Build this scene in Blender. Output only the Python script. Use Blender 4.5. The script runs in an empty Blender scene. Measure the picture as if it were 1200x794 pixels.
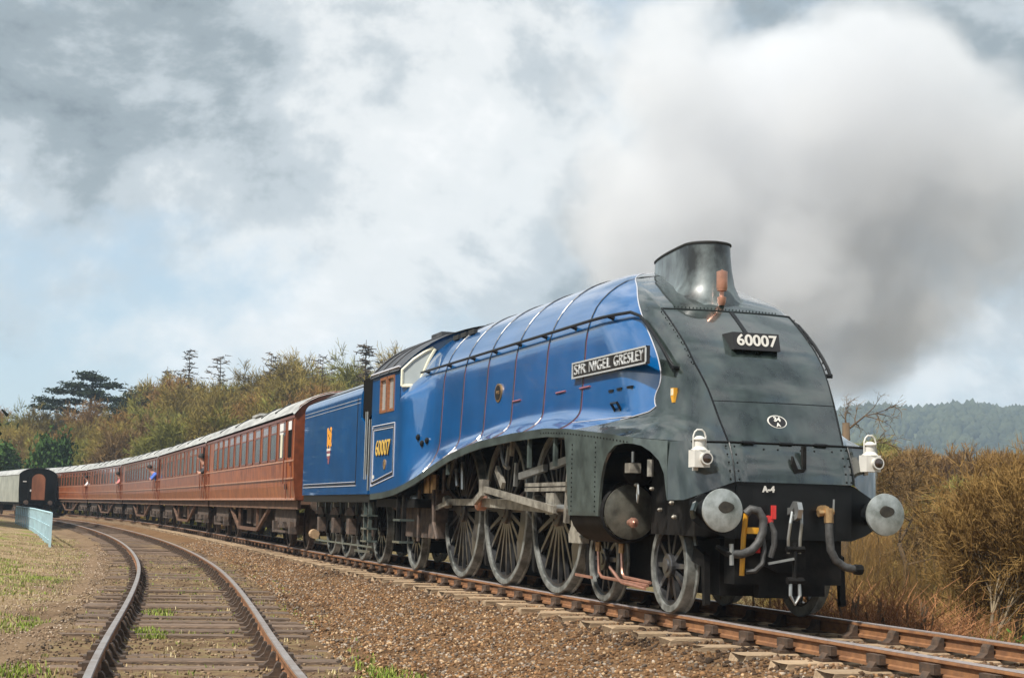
import bpy, bmesh, math, random
import numpy as np
from mathutils import Vector, Matrix
from math import sin, cos, pi, radians, sqrt, atan2

random.seed(7); RNG = np.random.default_rng(7)
SC = bpy.context.scene
COL = SC.collection

# ------------------------------------------------------------------ camera
CAMP = (15.4561, -7.3213, 0.9851); YAW, PIT, ROL = 2.8425, 0.1073, 0.0254
cam = bpy.data.cameras.new('camera'); cam.lens = 1883.5 / 1200 * 36; cam.sensor_width = 36; cam.clip_end = 9000; cam.clip_start = 0.1
camo = bpy.data.objects.new('camera', cam); COL.objects.link(camo)
fw = Vector((cos(YAW)*cos(PIT), sin(YAW)*cos(PIT), sin(PIT)))
rt = Vector((sin(YAW), -cos(YAW), 0)); up = rt.cross(fw)
r2 = cos(ROL)*rt + sin(ROL)*up; u2 = -sin(ROL)*rt + cos(ROL)*up
M = Matrix((r2, u2, -fw)).transposed().to_4x4(); M.translation = Vector(CAMP)
camo.matrix_world = M
SC.camera = camo

# ------------------------------------------------------------------ light, sky, exposure
SUN_AZ, SUN_EL = radians(-62), radians(53)      # azimuth of the sun, from +X towards +Y
sd = Vector((cos(SUN_AZ)*cos(SUN_EL), sin(SUN_AZ)*cos(SUN_EL), sin(SUN_EL)))
sun = bpy.data.lights.new('sun', 'SUN'); sun.energy = 5.0; sun.angle = radians(3.0); sun.color = (1, .955, .88)
suno = bpy.data.objects.new('sun', sun); COL.objects.link(suno)
suno.rotation_euler = (-sd).to_track_quat('-Z', 'Y').to_euler()
SC.view_settings.view_transform = 'Standard'; SC.view_settings.look = 'None'
SC.view_settings.gamma = 1; SC.view_settings.use_curve_mapping = False
SC.view_settings.exposure = 0.42
SC.cycles.use_denoising = True
SC.cycles.volume_bounces = 5
SC.cycles.max_bounces = 8
SC.cycles.volume_step_rate = 1.5

world = bpy.data.worlds.new('World'); SC.world = world; world.use_nodes = True
def make_world():
    nt = world.node_tree; N = nt.nodes; L = nt.links; N.clear()
    out = N.new('ShaderNodeOutputWorld')
    sky = N.new('ShaderNodeTexSky'); sky.sky_type = 'NISHITA'; sky.sun_disc = False
    sky.sun_elevation = SUN_EL; sky.sun_rotation = pi/2 - SUN_AZ
    bg1 = N.new('ShaderNodeBackground'); bg1.inputs[1].default_value = 0.11
    L.new(sky.outputs[0], bg1.inputs[0])
    tc = N.new('ShaderNodeTexCoord')
    sep = N.new('ShaderNodeSeparateXYZ'); L.new(tc.outputs['Generated'], sep.inputs[0])
    def math_(op, a, b=None):
        m = N.new('ShaderNodeMath'); m.operation = op
        for i, v in enumerate((a, b)):
            if v is None: continue
            if isinstance(v, (int, float)): m.inputs[i].default_value = v
            else: L.new(v, m.inputs[i])
        return m.outputs[0]
    comb = N.new('ShaderNodeVectorMath'); comb.operation = 'MULTIPLY'; L.new(tc.outputs['Generated'], comb.inputs[0]); comb.inputs[1].default_value = (1.0, 1.0, 1.45)
    def noise(scale, detail, rough, off, dist=0.0):
        mp = N.new('ShaderNodeMapping'); mp.inputs['Location'].default_value = off; L.new(comb.outputs[0], mp.inputs[0])
        n = N.new('ShaderNodeTexNoise'); n.inputs['Scale'].default_value = scale; n.inputs['Detail'].default_value = detail
        n.inputs['Roughness'].default_value = rough; n.inputs['Distortion'].default_value = dist
        L.new(mp.outputs[0], n.inputs['Vector']); return n.outputs['Fac']
    def ramp(f, pts):
        r = N.new('ShaderNodeValToRGB'); L.new(f, r.inputs[0]); r.color_ramp.interpolation = 'EASE'
        while len(r.color_ramp.elements) < len(pts): r.color_ramp.elements.new(0.5)
        for e, (p, c) in zip(r.color_ramp.elements, pts): e.position = p; e.color = (*c, 1)
        return r.outputs[0]
    n1 = noise(3.6, 11, .57, (.3, .7, 7.4), .15)
    mask = ramp(n1, [(.33, (0, 0, 0)), (.47, (1, 1, 1))])
    n2 = noise(4.6, 11, .59, (9.3, 3.2, .4), .15)
    colr = ramp(n2, [(.34, (.17, .215, .25)), (.43, (.34, .40, .44)), (.505, (.58, .64, .68)), (.585, (.86, .89, .90)), (.70, (1.05, 1.05, 1.05))])
    bg2 = N.new('ShaderNodeBackground'); L.new(colr, bg2.inputs[0]); bg2.inputs[1].default_value = .76
    # thin veil everywhere below the broken cloud
    bg3 = N.new('ShaderNodeBackground'); bg3.inputs[0].default_value = (.56, .72, .84, 1); bg3.inputs[1].default_value = 0.72
    mv = N.new('ShaderNodeMixShader'); mv.inputs[0].default_value = .62; L.new(bg1.outputs[0], mv.inputs[1]); L.new(bg3.outputs[0], mv.inputs[2])
    mx = N.new('ShaderNodeMixShader'); L.new(mask, mx.inputs[0]); L.new(mv.outputs[0], mx.inputs[1]); L.new(bg2.outputs[0], mx.inputs[2])
    L.new(mx.outputs[0], out.inputs[0])
make_world()

# ------------------------------------------------------------------ helpers: meshes, objects
class MB:
    def __init__(s): s.v = []; s.f = []
    def add(s, vs, fs):
        b = len(s.v); s.v += [tuple(v) for v in vs]; s.f += [tuple(i+b for i in f) for f in fs]; return s
    def box(s, c, d, rz=0, ry=0):
        x, y, z = (d[0]/2, d[1]/2, d[2]/2); R = Matrix.Rotation(rz, 3, 'Z') @ Matrix.Rotation(ry, 3, 'Y')
        vs = [R @ Vector((a*x, b*y, e*z)) + Vector(c) for a in (-1, 1) for b in (-1, 1) for e in (-1, 1)]
        return s.add(vs, [(0,1,3,2),(4,6,7,5),(0,4,5,1),(2,3,7,6),(0,2,6,4),(1,5,7,3)])
    def box2(s, a, b): return s.box([(p+q)/2 for p, q in zip(a, b)], [abs(q-p) for p, q in zip(a, b)])
    def bar(s, p, q, w, h=None):           # rectangular bar from p to q
        p, q = Vector(p), Vector(q); h = h or w; d = (q-p); l = d.length
        Q = d.to_track_quat('X', 'Z').to_matrix()
        vs = [Q @ Vector((a*l, b*w/2, e*h/2)) + p for a in (0, 1) for b in (-1, 1) for e in (-1, 1)]
        return s.add(vs, [(0,1,3,2),(4,6,7,5),(0,4,5,1),(2,3,7,6),(0,2,6,4),(1,5,7,3)])
    def tube(s, pts, r, n=8, cap=True):
        pts = [Vector(p) for p in pts]; rr = r if isinstance(r, (list, tuple)) else [r]*len(pts)
        t0 = (pts[1]-pts[0]).normalized(); u = t0.orthogonal().normalized(); rings = []
        for i, p in enumerate(pts):
            t = (pts[min(i+1, len(pts)-1)]-pts[max(i-1, 0)]).normalized()
            u = (u - t*u.dot(t)).normalized(); w = t.cross(u)
            rings.append([p + (u*cos(2*pi*k/n) + w*sin(2*pi*k/n))*rr[i] for k in range(n)])
        vs = [v for g in rings for v in g]; fs = []
        for i in range(len(pts)-1):
            for k in range(n): fs.append((i*n+k, i*n+(k+1) % n, (i+1)*n+(k+1) % n, (i+1)*n+k))
        if cap: fs += [tuple(range(n))[::-1], tuple((len(pts)-1)*n+k for k in range(n))]
        return s.add(vs, fs)
    def lathe(s, prof, o, axis='X', n=24, cap=False):    # prof: (along, radius)
        o = Vector(o); ax = {'X': Vector((1,0,0)), 'Y': Vector((0,1,0)), 'Z': Vector((0,0,1))}[axis]
        u = {'X': Vector((0,1,0)), 'Y': Vector((0,0,1)), 'Z': Vector((1,0,0))}[axis]; w = ax.cross(u)
        vs = [o + ax*a + (u*cos(2*pi*k/n) + w*sin(2*pi*k/n))*r for a, r in prof for k in range(n)]; fs = []
        for i in range(len(prof)-1):
            for k in range(n): fs.append((i*n+k, i*n+(k+1) % n, (i+1)*n+(k+1) % n, (i+1)*n+k))
        if cap: fs += [tuple(range(n))[::-1], tuple((len(prof)-1)*n+k for k in range(n))]
        return s.add(vs, fs)
    def prism(s, poly, axis, a, b):        # polygon extruded along an axis from a to b
        m = {'Y': lambda p, t: (p[0], t, p[1]), 'X': lambda p, t: (t, p[0], p[1]), 'Z': lambda p, t: (p[0], p[1], t)}[axis]
        n = len(poly); vs = [m(p, a) for p in poly] + [m(p, b) for p in poly]
        fs = [tuple(range(n))[::-1], tuple(range(n, 2*n))] + [(i, (i+1) % n, n+(i+1) % n, n+i) for i in range(n)]
        return s.add(vs, fs)
    def grid(s, rows):
        n = len(rows[0]); vs = [p for r in rows for p in r]
        fs = [(i*n+k, i*n+k+1, (i+1)*n+k+1, (i+1)*n+k) for i in range(len(rows)-1) for k in range(n-1)]
        return s.add(vs, fs)
    def mesh(s, name, mat=None, smooth=False, angle=None, normals=True):
        me = bpy.data.meshes.new(name); me.from_pydata(s.v, [], s.f)
        if normals:
            bm = bmesh.new(); bm.from_mesh(me); bmesh.ops.recalc_face_normals(bm, faces=bm.faces)
            if smooth and angle:
                for e in bm.edges:
                    if len(e.link_faces) == 2 and e.calc_face_angle(0) > angle: e.smooth = False
            bm.to_mesh(me); bm.free()
        if smooth: me.polygons.foreach_set('use_smooth', [True]*len(me.polygons))
        if mat: me.materials.append(mat)
        return me
    def build(s, name, mat, parent=None, smooth=False, angle=radians(40), **k):
        return link(name, s.mesh(name, mat, smooth, angle), parent, **k)
def link(name, data, parent=None, **k):
    o = bpy.data.objects.new(name, data); COL.objects.link(o)
    if parent: o.parent = parent
    return tag(o, **k)
def tag(o, label=None, cat=None, group=None, kind=None):
    if label: o['label'] = label
    if cat: o['category'] = cat
    if group: o['group'] = group
    if kind: o['kind'] = kind
    return o
def empty(name, loc=(0,0,0), rz=0, **k):
    o = link(name, None, None, **k); o.location = loc; o.rotation_euler = (0, 0, rz); o.empty_display_size = .2; return o
def copy_tree(o, parent=None):
    c = o.copy(); COL.objects.link(c); c.parent = parent
    for ch in KIDS.get(o.name, [x for x in o.children]): copy_tree(ch, c)
    return c
KIDS = {}
def interp(tab):
    xs = np.array([a for a, b in tab]); ys = np.array([b for a, b in tab])
    if xs[0] > xs[-1]: xs, ys = xs[::-1], ys[::-1]
    return lambda x: float(np.interp(x, xs, ys))
def spline(pts):
    x = np.array([p[0] for p in pts], float); y = np.array([p[1] for p in pts], float)
    if x[0] > x[-1]: x, y = x[::-1], y[::-1]
    n = len(x); h = np.diff(x); A = np.zeros((n, n)); r = np.zeros(n); A[0,0] = A[-1,-1] = 1
    for i in range(1, n-1):
        A[i,i-1] = h[i-1]; A[i,i] = 2*(h[i-1]+h[i]); A[i,i+1] = h[i]
        r[i] = 6*((y[i+1]-y[i])/h[i]-(y[i]-y[i-1])/h[i-1])
    m = np.linalg.solve(A, r)
    def f(q):
        q = np.asarray(q, float); i = np.clip(np.searchsorted(x, q)-1, 0, n-2); a = x[i+1]-q; b = q-x[i]; H = h[i]
        return m[i]*a**3/(6*H)+m[i+1]*b**3/(6*H)+(y[i]/H-m[i]*H/6)*a+(y[i+1]/H-m[i+1]*H/6)*b
    return f
def smooth(t): t = min(1, max(0, t)); return t*t*(3-2*t)
def text(name, body, size, mat, parent, loc, xdir, updir, extrude=.004, width=None, align='CENTER', bold=0.0, space=1.0):
    cu = bpy.data.curves.new(name, 'FONT'); cu.body = body; cu.size = size; cu.extrude = extrude; cu.align_x = align; cu.align_y = 'CENTER'
    cu.offset = bold; cu.space_character = space; cu.resolution_u = 4
    cu.materials.append(mat); o = bpy.data.objects.new(name, cu); COL.objects.link(o)
    x = Vector(xdir).normalized(); z = x.cross(Vector(updir)).normalized(); y = z.cross(x)
    m = Matrix((x, y, z)).transposed().to_4x4(); m.translation = Vector(loc)
    if width:
        bpy.context.view_layer.update(); w = o.dimensions.x
        if w > 0: m = m @ Matrix.Diagonal((width/w, 1, 1, 1))
    bpy.context.view_layer.update()
    me = bpy.data.meshes.new_from_object(o); bpy.data.objects.remove(o); me.name = name
    if not me.materials: me.materials.append(mat)
    o = bpy.data.objects.new(name, me); COL.objects.link(o); o.parent = parent; o.matrix_basis = m
    return o

# ------------------------------------------------------------------ materials
def mat(name, col, rough=.6, metal=0.0, coat=0.0, var=0.0, vscale=6.0, col2=None, bump=0.0, bscale=40.0, spec=.5, detail=6, stretch=(1,1,1), rand=0.0, coatr=.08, sss=0, trans=0, rvar=0.0, coatior=1.5):
    m = bpy.data.materials.new(name); m.use_nodes = True; nt = m.node_tree; N, L = nt.nodes, nt.links; b = N['Principled BSDF']
    b.inputs['Base Color'].default_value = (*col, 1); b.inputs['Roughness'].default_value = rough; b.inputs['Metallic'].default_value = metal
    b.inputs['Coat Weight'].default_value = coat; b.inputs['Coat IOR'].default_value = coatior; b.inputs['Coat Roughness'].default_value = coatr; b.inputs['Specular IOR Level'].default_value = spec
    if trans: b.inputs['Transmission Weight'].default_value = trans
    tc = N.new('ShaderNodeTexCoord'); mp = N.new('ShaderNodeMapping'); mp.inputs['Scale'].default_value = stretch; L.new(tc.outputs['Object'], mp.inputs[0])
    cur = None
    if var or col2:
        n = N.new('ShaderNodeTexNoise'); n.inputs['Scale'].default_value = vscale; n.inputs['Detail'].default_value = detail; n.inputs['Roughness'].default_value = .6
        L.new(mp.outputs[0], n.inputs['Vector'])
        c2 = col2 or tuple(c*(1-var) for c in col); c1 = col if col2 else tuple(min(1, c*(1+var)) for c in col)
        r = N.new('ShaderNodeValToRGB'); r.color_ramp.elements[0].position = .36; r.color_ramp.elements[1].position = .64
        r.color_ramp.elements[0].color = (*c2, 1); r.color_ramp.elements[1].color = (*c1, 1); L.new(n.outputs['Fac'], r.inputs[0]); cur = r.outputs[0]
        if rvar:
            mr = N.new('ShaderNodeMapRange'); L.new(n.outputs['Fac'], mr.inputs[0]); mr.inputs[1].default_value = .35; mr.inputs[2].default_value = .65
            mr.inputs[3].default_value = rough-rvar; mr.inputs[4].default_value = rough+rvar; L.new(mr.outputs[0], b.inputs['Roughness'])
    if rand:
        oi = N.new('ShaderNodeObjectInfo'); hs = N.new('ShaderNodeHueSaturation'); mr = N.new('ShaderNodeMapRange')
        L.new(oi.outputs['Random'], mr.inputs[0]); mr.inputs[3].default_value = 1-rand; mr.inputs[4].default_value = 1+rand
        L.new(mr.outputs[0], hs.inputs['Value'])
        if cur: L.new(cur, hs.inputs['Color'])
        else: hs.inputs['Color'].default_value = (*col, 1)
        cur = hs.outputs[0]
    if cur: L.new(cur, b.inputs['Base Color'])
    if bump:
        n = N.new('ShaderNodeTexNoise'); n.inputs['Scale'].default_value = bscale; n.inputs['Detail'].default_value = 5; L.new(mp.outputs[0], n.inputs['Vector'])
        bp = N.new('ShaderNodeBump'); bp.inputs['Strength'].default_value = bump; bp.inputs['Distance'].default_value = .02
        L.new(n.outputs['Fac'], bp.inputs['Height']); L.new(bp.outputs[0], b.inputs['Normal'])
    return m
MT = {}
MT['blue'] = mat('blue_paint', (.0005, .088, .275), .32, 0, 1.0, coatior=1.75, var=.12, vscale=1.5, coatr=.03, bump=.05, bscale=1.6)
MT['nose'] = mat('weathered_black_green_paint', (.024, .036, .031), .32, .0, 1.0, coatior=1.9, col2=(.008, .012, .011), vscale=3.0, coatr=.035, bump=.05, bscale=1.6, rvar=.08, stretch=(1.6, 1.6, .6))
MT['chimney'] = mat('sooty_chimney', (.14, .17, .17), .42, 0, .5, col2=(.010, .011, .010), vscale=3.2, bump=.06, bscale=8, stretch=(1, 1, .6), coatr=.15)
MT['soot'] = mat('soot', (.018, .018, .017), .75, var=.3)
MT['black'] = mat('black_paint', (.007, .0075, .008), .38, 0, .0, var=.3, vscale=5, spec=.3)
MT['grime'] = mat('oily_grime', (.015, .0135, .012), .6, 0, 0, spec=.15, col2=(.005, .005, .005), vscale=7, bump=.1)
MT['greyframe'] = mat('grey_green_valance', (.085, .108, .100), .32, 0, .8, col2=(.035, .045, .042), vscale=4)
MT['tyre'] = mat('worn_tyre_steel', (.30, .31, .29), .38, .35, 0, col2=(.13, .135, .125), vscale=9)
MT['spoke'] = mat('black_spokes', (.050, .050, .052), .30, 0, .5, col2=(.018, .018, .018), vscale=6)
MT['rod'] = mat('oiled_rod_steel', (.52, .49, .42), .28, .45, 0, col2=(.22, .20, .17), vscale=8)
MT['steel'] = mat('bright_steel', (.42, .43, .42), .34, .8, 0, var=.15, vscale=7)
MT['bufferface'] = mat('greased_buffer_face', (.45, .48, .47), .36, .4, 0, col2=(.22, .24, .22), vscale=7, bump=.05)
MT['cylcover'] = mat('oily_cylinder_cover', (.17, .165, .135), .35, .3, 0, col2=(.06, .058, .048), vscale=5)
MT['grease'] = mat('dark_grease', (.035, .030, .022), .4, var=.4, vscale=15)
MT['copper'] = mat('copper_pipe', (.62, .33, .24), .35, .7, 0, var=.2, vscale=8)
MT['brass'] = mat('brass', (.55, .36, .17), .38, .7, 0, col2=(.28, .16, .08), vscale=10)
MT['rubber'] = mat('grey_rubber_hose', (.050, .049, .047), .6, var=.35, vscale=20, bump=.2, bscale=60)
MT['yellow'] = mat('yellow_paint', (.62, .30, .02), .45, var=.2)
MT['red'] = mat('red_paint', (.55, .035, .03), .4, var=.2)
MT['white'] = mat('white_paint', (.62, .60, .55), .45, var=.05)
MT['cream'] = mat('cream_paint', (.75, .70, .52), .4, var=.06)
MT['gold'] = mat('gold_lettering', (.72, .47, .10), .4, .2)
MT['orange'] = mat('orange_emblem', (.75, .32, .03), .45)
MT['lining'] = mat('pale_lining', (.50, .50, .54), .4)
MT['redlining'] = mat('red_lining', (.26, .08, .10), .4)
MT['plateblack'] = mat('black_plate', (.015, .013, .013), .35, 0, .3)
MT['chrome'] = mat('polished_letters', (.80, .82, .82), .25, .5)
MT['lens'] = mat('dark_lens', (.04, .025, .02), .08, 0, 1)
MT['glass'] = mat('sky_pale_cab_glass', (.34, .37, .36), .06, 0, .6, var=.1, vscale=2)  # pale base colour paints the sky's reflection into the cab glass
MT['teakframe'] = mat('varnished_teak_frame', (.28, .11, .045), .35, 0, .4, var=.3, vscale=8, stretch=(1,1,6))
MT['roofblack'] = mat('black_roof', (.035, .036, .04), .45, 0, 0, col2=(.07, .072, .078), vscale=3)
MT['tendertop'] = mat('tender_top_grey', (.17, .19, .21), .45, 0, .2, col2=(.09, .10, .11), vscale=2.2)
MT['airtank'] = mat('tan_air_tank', (.42,.28,.16), .6, var=.2)
MT['coal'] = mat('coal', (.012, .012, .013), .35, bump=.6, bscale=10, var=.5)
MT['teak'] = mat('varnished_teak', (.34, .098, .028), .42, 0, .3, col2=(.17, .042, .015), vscale=3.4, stretch=(1.3, .5, .8), rand=.15, coatr=.2)
MT['teakdark'] = mat('dark_teak_moulding', (.17, .045, .018), .4, 0, .3, var=.25, vscale=5)
MT['teakpale'] = mat('highlit_teak_moulding', (.46, .22, .13), .4, 0, .2, var=.2, vscale=5)  # paler teak paints a highlight along the waist mouldings
MT['underframe'] = mat('dusty_brown_underframe', (.165, .088, .052), .75, 0, 0, col2=(.07, .040, .026), vscale=5, rand=.12)
MT['bogie'] = mat('dusty_bogie', (.125, .085, .062), .8, 0, 0, col2=(.04, .032, .027), vscale=6)
MT['coachroof'] = mat('coach_roof_grey', (.42, .42, .40), .6, 0, 0, col2=(.22, .22, .21), vscale=1.6, stretch=(.6, 3, 3))
MT['coachglass'] = mat('coach_window_glass', (.060, .055, .034), .16, 0, 0, col2=(.015, .015, .012), vscale=1.3, rand=.4, spec=.22)  # olive base colour stands in for what the panes reflect
MT['interior'] = mat('dark_interior', (.006, .0055, .005), .9, spec=.1)  # near black for black parts and for shade painted in openings and underneath
MT['pale'] = mat('pale_label_paper', (.72, .70, .68), .6)
MT['parkedside'] = mat('grey_primer_coach_side', (.33, .34, .29), .55, col2=(.22, .23, .20), vscale=.9)
MT['doorwood'] = mat('brown_plywood_door', (.26, .10, .05), .6, var=.25, vscale=2, stretch=(1,1,.3))
MT['railside'] = mat('rusty_rail', (.27, .125, .050), .75, .0, 0, col2=(.165, .075, .034), vscale=9, bump=.15, bscale=60)
MT['railtop'] = mat('shiny_rail_head', (.50, .42, .39), .34, .7, 0, var=.12, vscale=14)
MT['siderail'] = mat('dull_siding_rail_head', (.40, .36, .335), .42, .6, 0, col2=(.30, .24, .20), vscale=6)
MT['chair'] = mat('cast_chair', (.085, .050, .030), .75, 0, 0, col2=(.040, .028, .020), vscale=14, bump=.2)
MT['sleeper'] = mat('weathered_sleeper', (.19, .13, .088), .9, 0, 0, col2=(.075, .05, .036), vscale=7, stretch=(6, 1, 6), bump=.5, bscale=20, rand=.22)
MT['sleepermain'] = mat('pale_sleeper_end', (.40, .29, .18), .9, 0, 0, col2=(.26, .18, .11), vscale=6, stretch=(6, 1, 6), bump=.4, bscale=20, rand=.15)
MT['fence'] = mat('pale_blue_fence_paint', (.42, .60, .66), .55, var=.10, vscale=3)
MT['bark'] = mat('bark', (.13, .085, .045), .9, col2=(.07, .048, .030), vscale=5, stretch=(1,1,.3))
MT['barkpale'] = mat('pale_bark', (.27, .21, .13), .9, col2=(.15, .11, .07), vscale=5)
MT['skin'] = mat('skin', (.55, .30, .22), .6)
MT['hair'] = mat('dark_hair', (.015, .012, .010), .7)
MT['shirtblue'] = mat('blue_jacket', (.06, .14, .50), .8)
MT['shirtwhite'] = mat('white_shirt', (.70, .68, .70), .8)
MT['shirtdark'] = mat('dark_jacket', (.03, .03, .035), .8)
MT['shirtpink'] = mat('pink_top', (.60, .22, .22), .8)
def leafmat(name, a, b, c=None, vs=1.1, rand=.15, trans=.0):
    m = mat(name, a, .85, col2=b, vscale=vs, rand=rand, detail=3, spec=.15)
    return m

# ------------------------------------------------------------------ track alignments
K0, K1, K2 = -0.0011, 0.0010, 0.0027
def main_table():
    ds = .25
    k = lambda s: (K0+(K1-K0)*min(1, max(0, (-5-s)/45)))+(K2-K1)*min(1, max(0, (-50-s)/60))
    back = [(-5.5, -5.5, 0., 0.)]; s, x, y, a = back[0]
    while s > -300:
        kk = k(s-ds/2) if s > -215 else .001; am = a+kk*ds/2; x -= ds*cos(am); y -= ds*sin(am); a += kk*ds; s -= ds; back.append((s, x, y, a))
    fr = []; s, x, y, a = -5.5, -5.5, 0., 0.
    while s < 60:
        kk = k(s+ds/2); am = a-kk*ds/2; x += ds*cos(am); y += ds*sin(am); a -= kk*ds; s += ds; fr.append((s, x, y, a))
    return np.array(back[::-1]+fr)
TAB = main_table()
def tmain(s): return tuple(float(np.interp(s, TAB[:,0], TAB[:,i])) for i in (1, 2, 3))
def ymain(x): return np.interp(x, TAB[:,1], TAB[:,2])
def amain(x): return np.interp(x, TAB[:,1], TAB[:,3])
LZ = -.23
_ls = spline([(60,-8.6),(30,-7.75),(14,-6.78),(8,-6.32),(3.7,-5.98),(-3.3,-5.29),(-9.4,-4.70),(-16,-4.15),(-24,-3.66),(-35,-3.22),(-51,-2.98),(-70,-3.14),(-88,-3.72),(-103,-4.8),(-120,-6.6),(-140,-9.9),(-160,-14.6),(-190,-22),(-230,-33)])
def yleft(x): return _ls(x)
_xs = np.arange(60, -229, -.25); _ys = yleft(_xs); _sl = np.concatenate([[0], np.cumsum(np.hypot(np.diff(_xs), np.diff(_ys)))])
_S0 = float(np.interp(0, -_xs, _sl))
def tleft(s):      # s = distance behind x=0 (negative is behind)
    d = _S0 - s; x = float(np.interp(d, _sl, _xs)); e = .2
    return x, float(yleft(x)), float(atan2(yleft(x+e)-yleft(x-e), 2*e))
def on(tf, s, off, z): x, y, a = tf(s); return (x-sin(a)*off, y+cos(a)*off, z)

# ------------------------------------------------------------------ ground
def fbm(x, y, seed=0, o=4):
    r = np.random.default_rng(seed); out = 0; amp = 1; f = 1
    for _ in range(o):
        a, b, c, d = r.uniform(0, 6.28, 4); th = r.uniform(0, 3.14)
        u = x*cos(th)+y*sin(th); v = -x*sin(th)+y*cos(th)
        out = out + amp*(np.sin(u*f+a+1.3*np.sin(v*f*.7+b))*np.cos(v*f*1.1+c+1.1*np.sin(u*f*.6+d))); amp *= .5; f *= 2.1
    return out
def groundz(x, y):
    x = np.asarray(x, float); y = np.asarray(y, float)
    off = (y-ymain(x))*np.cos(amain(x)); offl = y-yleft(np.clip(x, -229, 60))
    n = fbm(x*.9, y*.9, 3)*.025+fbm(x*.25, y*.25, 5)*.03
    base = -.47 + n
    bed = np.interp(off, [-3.1, -2.0, -1.5, -1.2, -1.0, 1.0, 1.45, 1.9, 5.0, 9, 30, 200, 500], [-.47, -.37, -.285, -.222, -.195, -.195, -.22, -.40, -1.5, -1.9, -2.2, -6, -8])
    z = np.where(off > -3.1, bed + n*np.clip((np.abs(off)-1.2)/2, 0.12, 1), base)
    # siding bed
    z = np.where((np.abs(offl) < 1.6) & (off < -2.2), LZ-.195+n*.55+fbm(x*2.3, y*2.3, 8)*.012, z)
    w = np.clip((np.abs(offl)-1.3)/.8, 0, 1); z = np.where((np.abs(offl) >= 1.6) & (off < -2.2), z, z)
    # left verge falls and rises softly further out
    z = z + np.where(offl < -2.6, np.clip((-2.6-offl)/6, 0, 1)*np.clip((-x-6)/14, 0, 1)*.55+np.clip((-5-offl)/30, 0, 1)*.6, 0)
    # wooded bank beyond the train, rising away from the line
    t = np.clip((-70-x)/60, 0, 1); rise = np.clip((off-14)/60, 0, 1)
    z = z + t*rise*11
    t2 = np.clip((-140-x)/60, 0, 1)*np.clip((off-8)/50, 0, 1); z = z + t2*4
    return z
def build_ground():
    xs = np.concatenate([np.array([-4000,-2500,-1500,-900,-600,-420,-320]), np.arange(-270,-60,3), np.arange(-60,-20,.8), np.arange(-20,13,.3), np.arange(13,60,3), np.array([80,140,300,700,1500,3000])])
    ys = np.concatenate([np.array([-3000,-1500,-800,-400,-200,-120,-80,-60,-45,-35,-28]), np.arange(-24,-12,1.5), np.arange(-12,4,.2), np.arange(4,12,.6), np.arange(12,90,3), np.array([110,150,200,300,420,560,800,1200,2000,3500])])
    X, Y = np.meshgrid(xs, ys, indexing='ij'); Z = groundz(np.clip(X, -290, 59), Y)
    Z = np.where(np.abs(Y) > 300, np.where(Y > 0, -8, -3), Z)
    nx, ny = X.shape; V = np.stack([X, Y, Z], -1).reshape(-1, 3)
    I = np.arange(nx*ny).reshape(nx, ny); F = np.stack([I[:-1,:-1], I[1:,:-1], I[1:,1:], I[:-1,1:]], -1).reshape(-1, 4)
    me = bpy.data.meshes.new('ground'); me.from_pydata(V.tolist(), [], F.tolist()); me.polygons.foreach_set('use_smooth', [True]*len(F))
    x, y = V[:,0], V[:,1]; off = y-ymain(x); offl = y-yleft(np.clip(x, -229, 60))
    nn = fbm(x*.8, y*.8, 11)
    bal = np.clip((off+5.2-np.clip((-x-10)*.05, 0, 1.6)+nn*.25)/.8, 0, 1)*np.clip((3.0-off)/1.0, 0, 1)
    sid = np.clip((1.45-np.abs(offl)+nn*.1)/.25, 0, 1)
    gr = np.clip((-1.9-offl+nn*.5)/1.0, 0, 1)
    far = np.clip((off-3.0)/3, 0, 1)
    ca = me.color_attributes.new('region', 'FLOAT_COLOR', 'POINT')
    ca.data.foreach_set('color', np.stack([bal, sid, gr, far], -1).astype(np.float32).ravel())
    m = bpy.data.materials.new('earth'); m.use_nodes = True; nt = m.node_tree; N, L = nt.nodes, nt.links; b = N['Principled BSDF']; b.inputs['Roughness'].default_value = .95; b.inputs['Specular IOR Level'].default_value = .2
    at = N.new('ShaderNodeAttribute'); at.attribute_name = 'region'; sp = N.new('ShaderNodeSeparateColor'); L.new(at.outputs['Color'], sp.inputs[0])
    tc = N.new('ShaderNodeTexCoord')
    def nz(scale, d=6, r=.65):
        n = N.new('ShaderNodeTexNoise'); n.inputs['Scale'].default_value = scale; n.inputs['Detail'].default_value = d; n.inputs['Roughness'].default_value = r; L.new(tc.outputs['Object'], n.inputs['Vector']); return n.outputs['Fac']
    def rp(f, pts):
        r = N.new('ShaderNodeValToRGB'); L.new(f, r.inputs[0])
        while len(r.color_ramp.elements) < len(pts): r.color_ramp.elements.new(.5)
        for e, (p, c) in zip(r.color_ramp.elements, pts): e.position = p; e.color = (*c, 1)
        return r.outputs[0]
    def mix(f, a, c):
        mx = N.new('ShaderNodeMix'); mx.data_type = 'RGBA'; L.new(f, mx.inputs['Factor']); L.new(a, mx.inputs['A']); L.new(c, mx.inputs['B']); return mx.outputs['Result']
    fine = nz(38, 8, .7); mid = nz(4.5); big = nz(.9, 5)
    dirt = rp(fine, [(.3, (.085, .055, .032)), (.5, (.19, .125, .072)), (.72, (.34, .24, .15))])
    cball = rp(fine, [(.28, (.048, .028, .014)), (.5, (.16, .088, .040)), (.72, (.32, .20, .105))])
    csid = rp(mid, [(.35, (.105, .062, .034)), (.5, (.19, .125, .068)), (.62, (.22, .17, .08))])
    cgr0 = rp(nz(14, 8, .7), [(.33, (.12, .075, .038)), (.5, (.28, .195, .105)), (.66, (.46, .36, .23))])
    cgr1 = rp(nz(22, 8, .7), [(.3, (.085, .11, .02)), (.6, (.24, .27, .05))])
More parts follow.
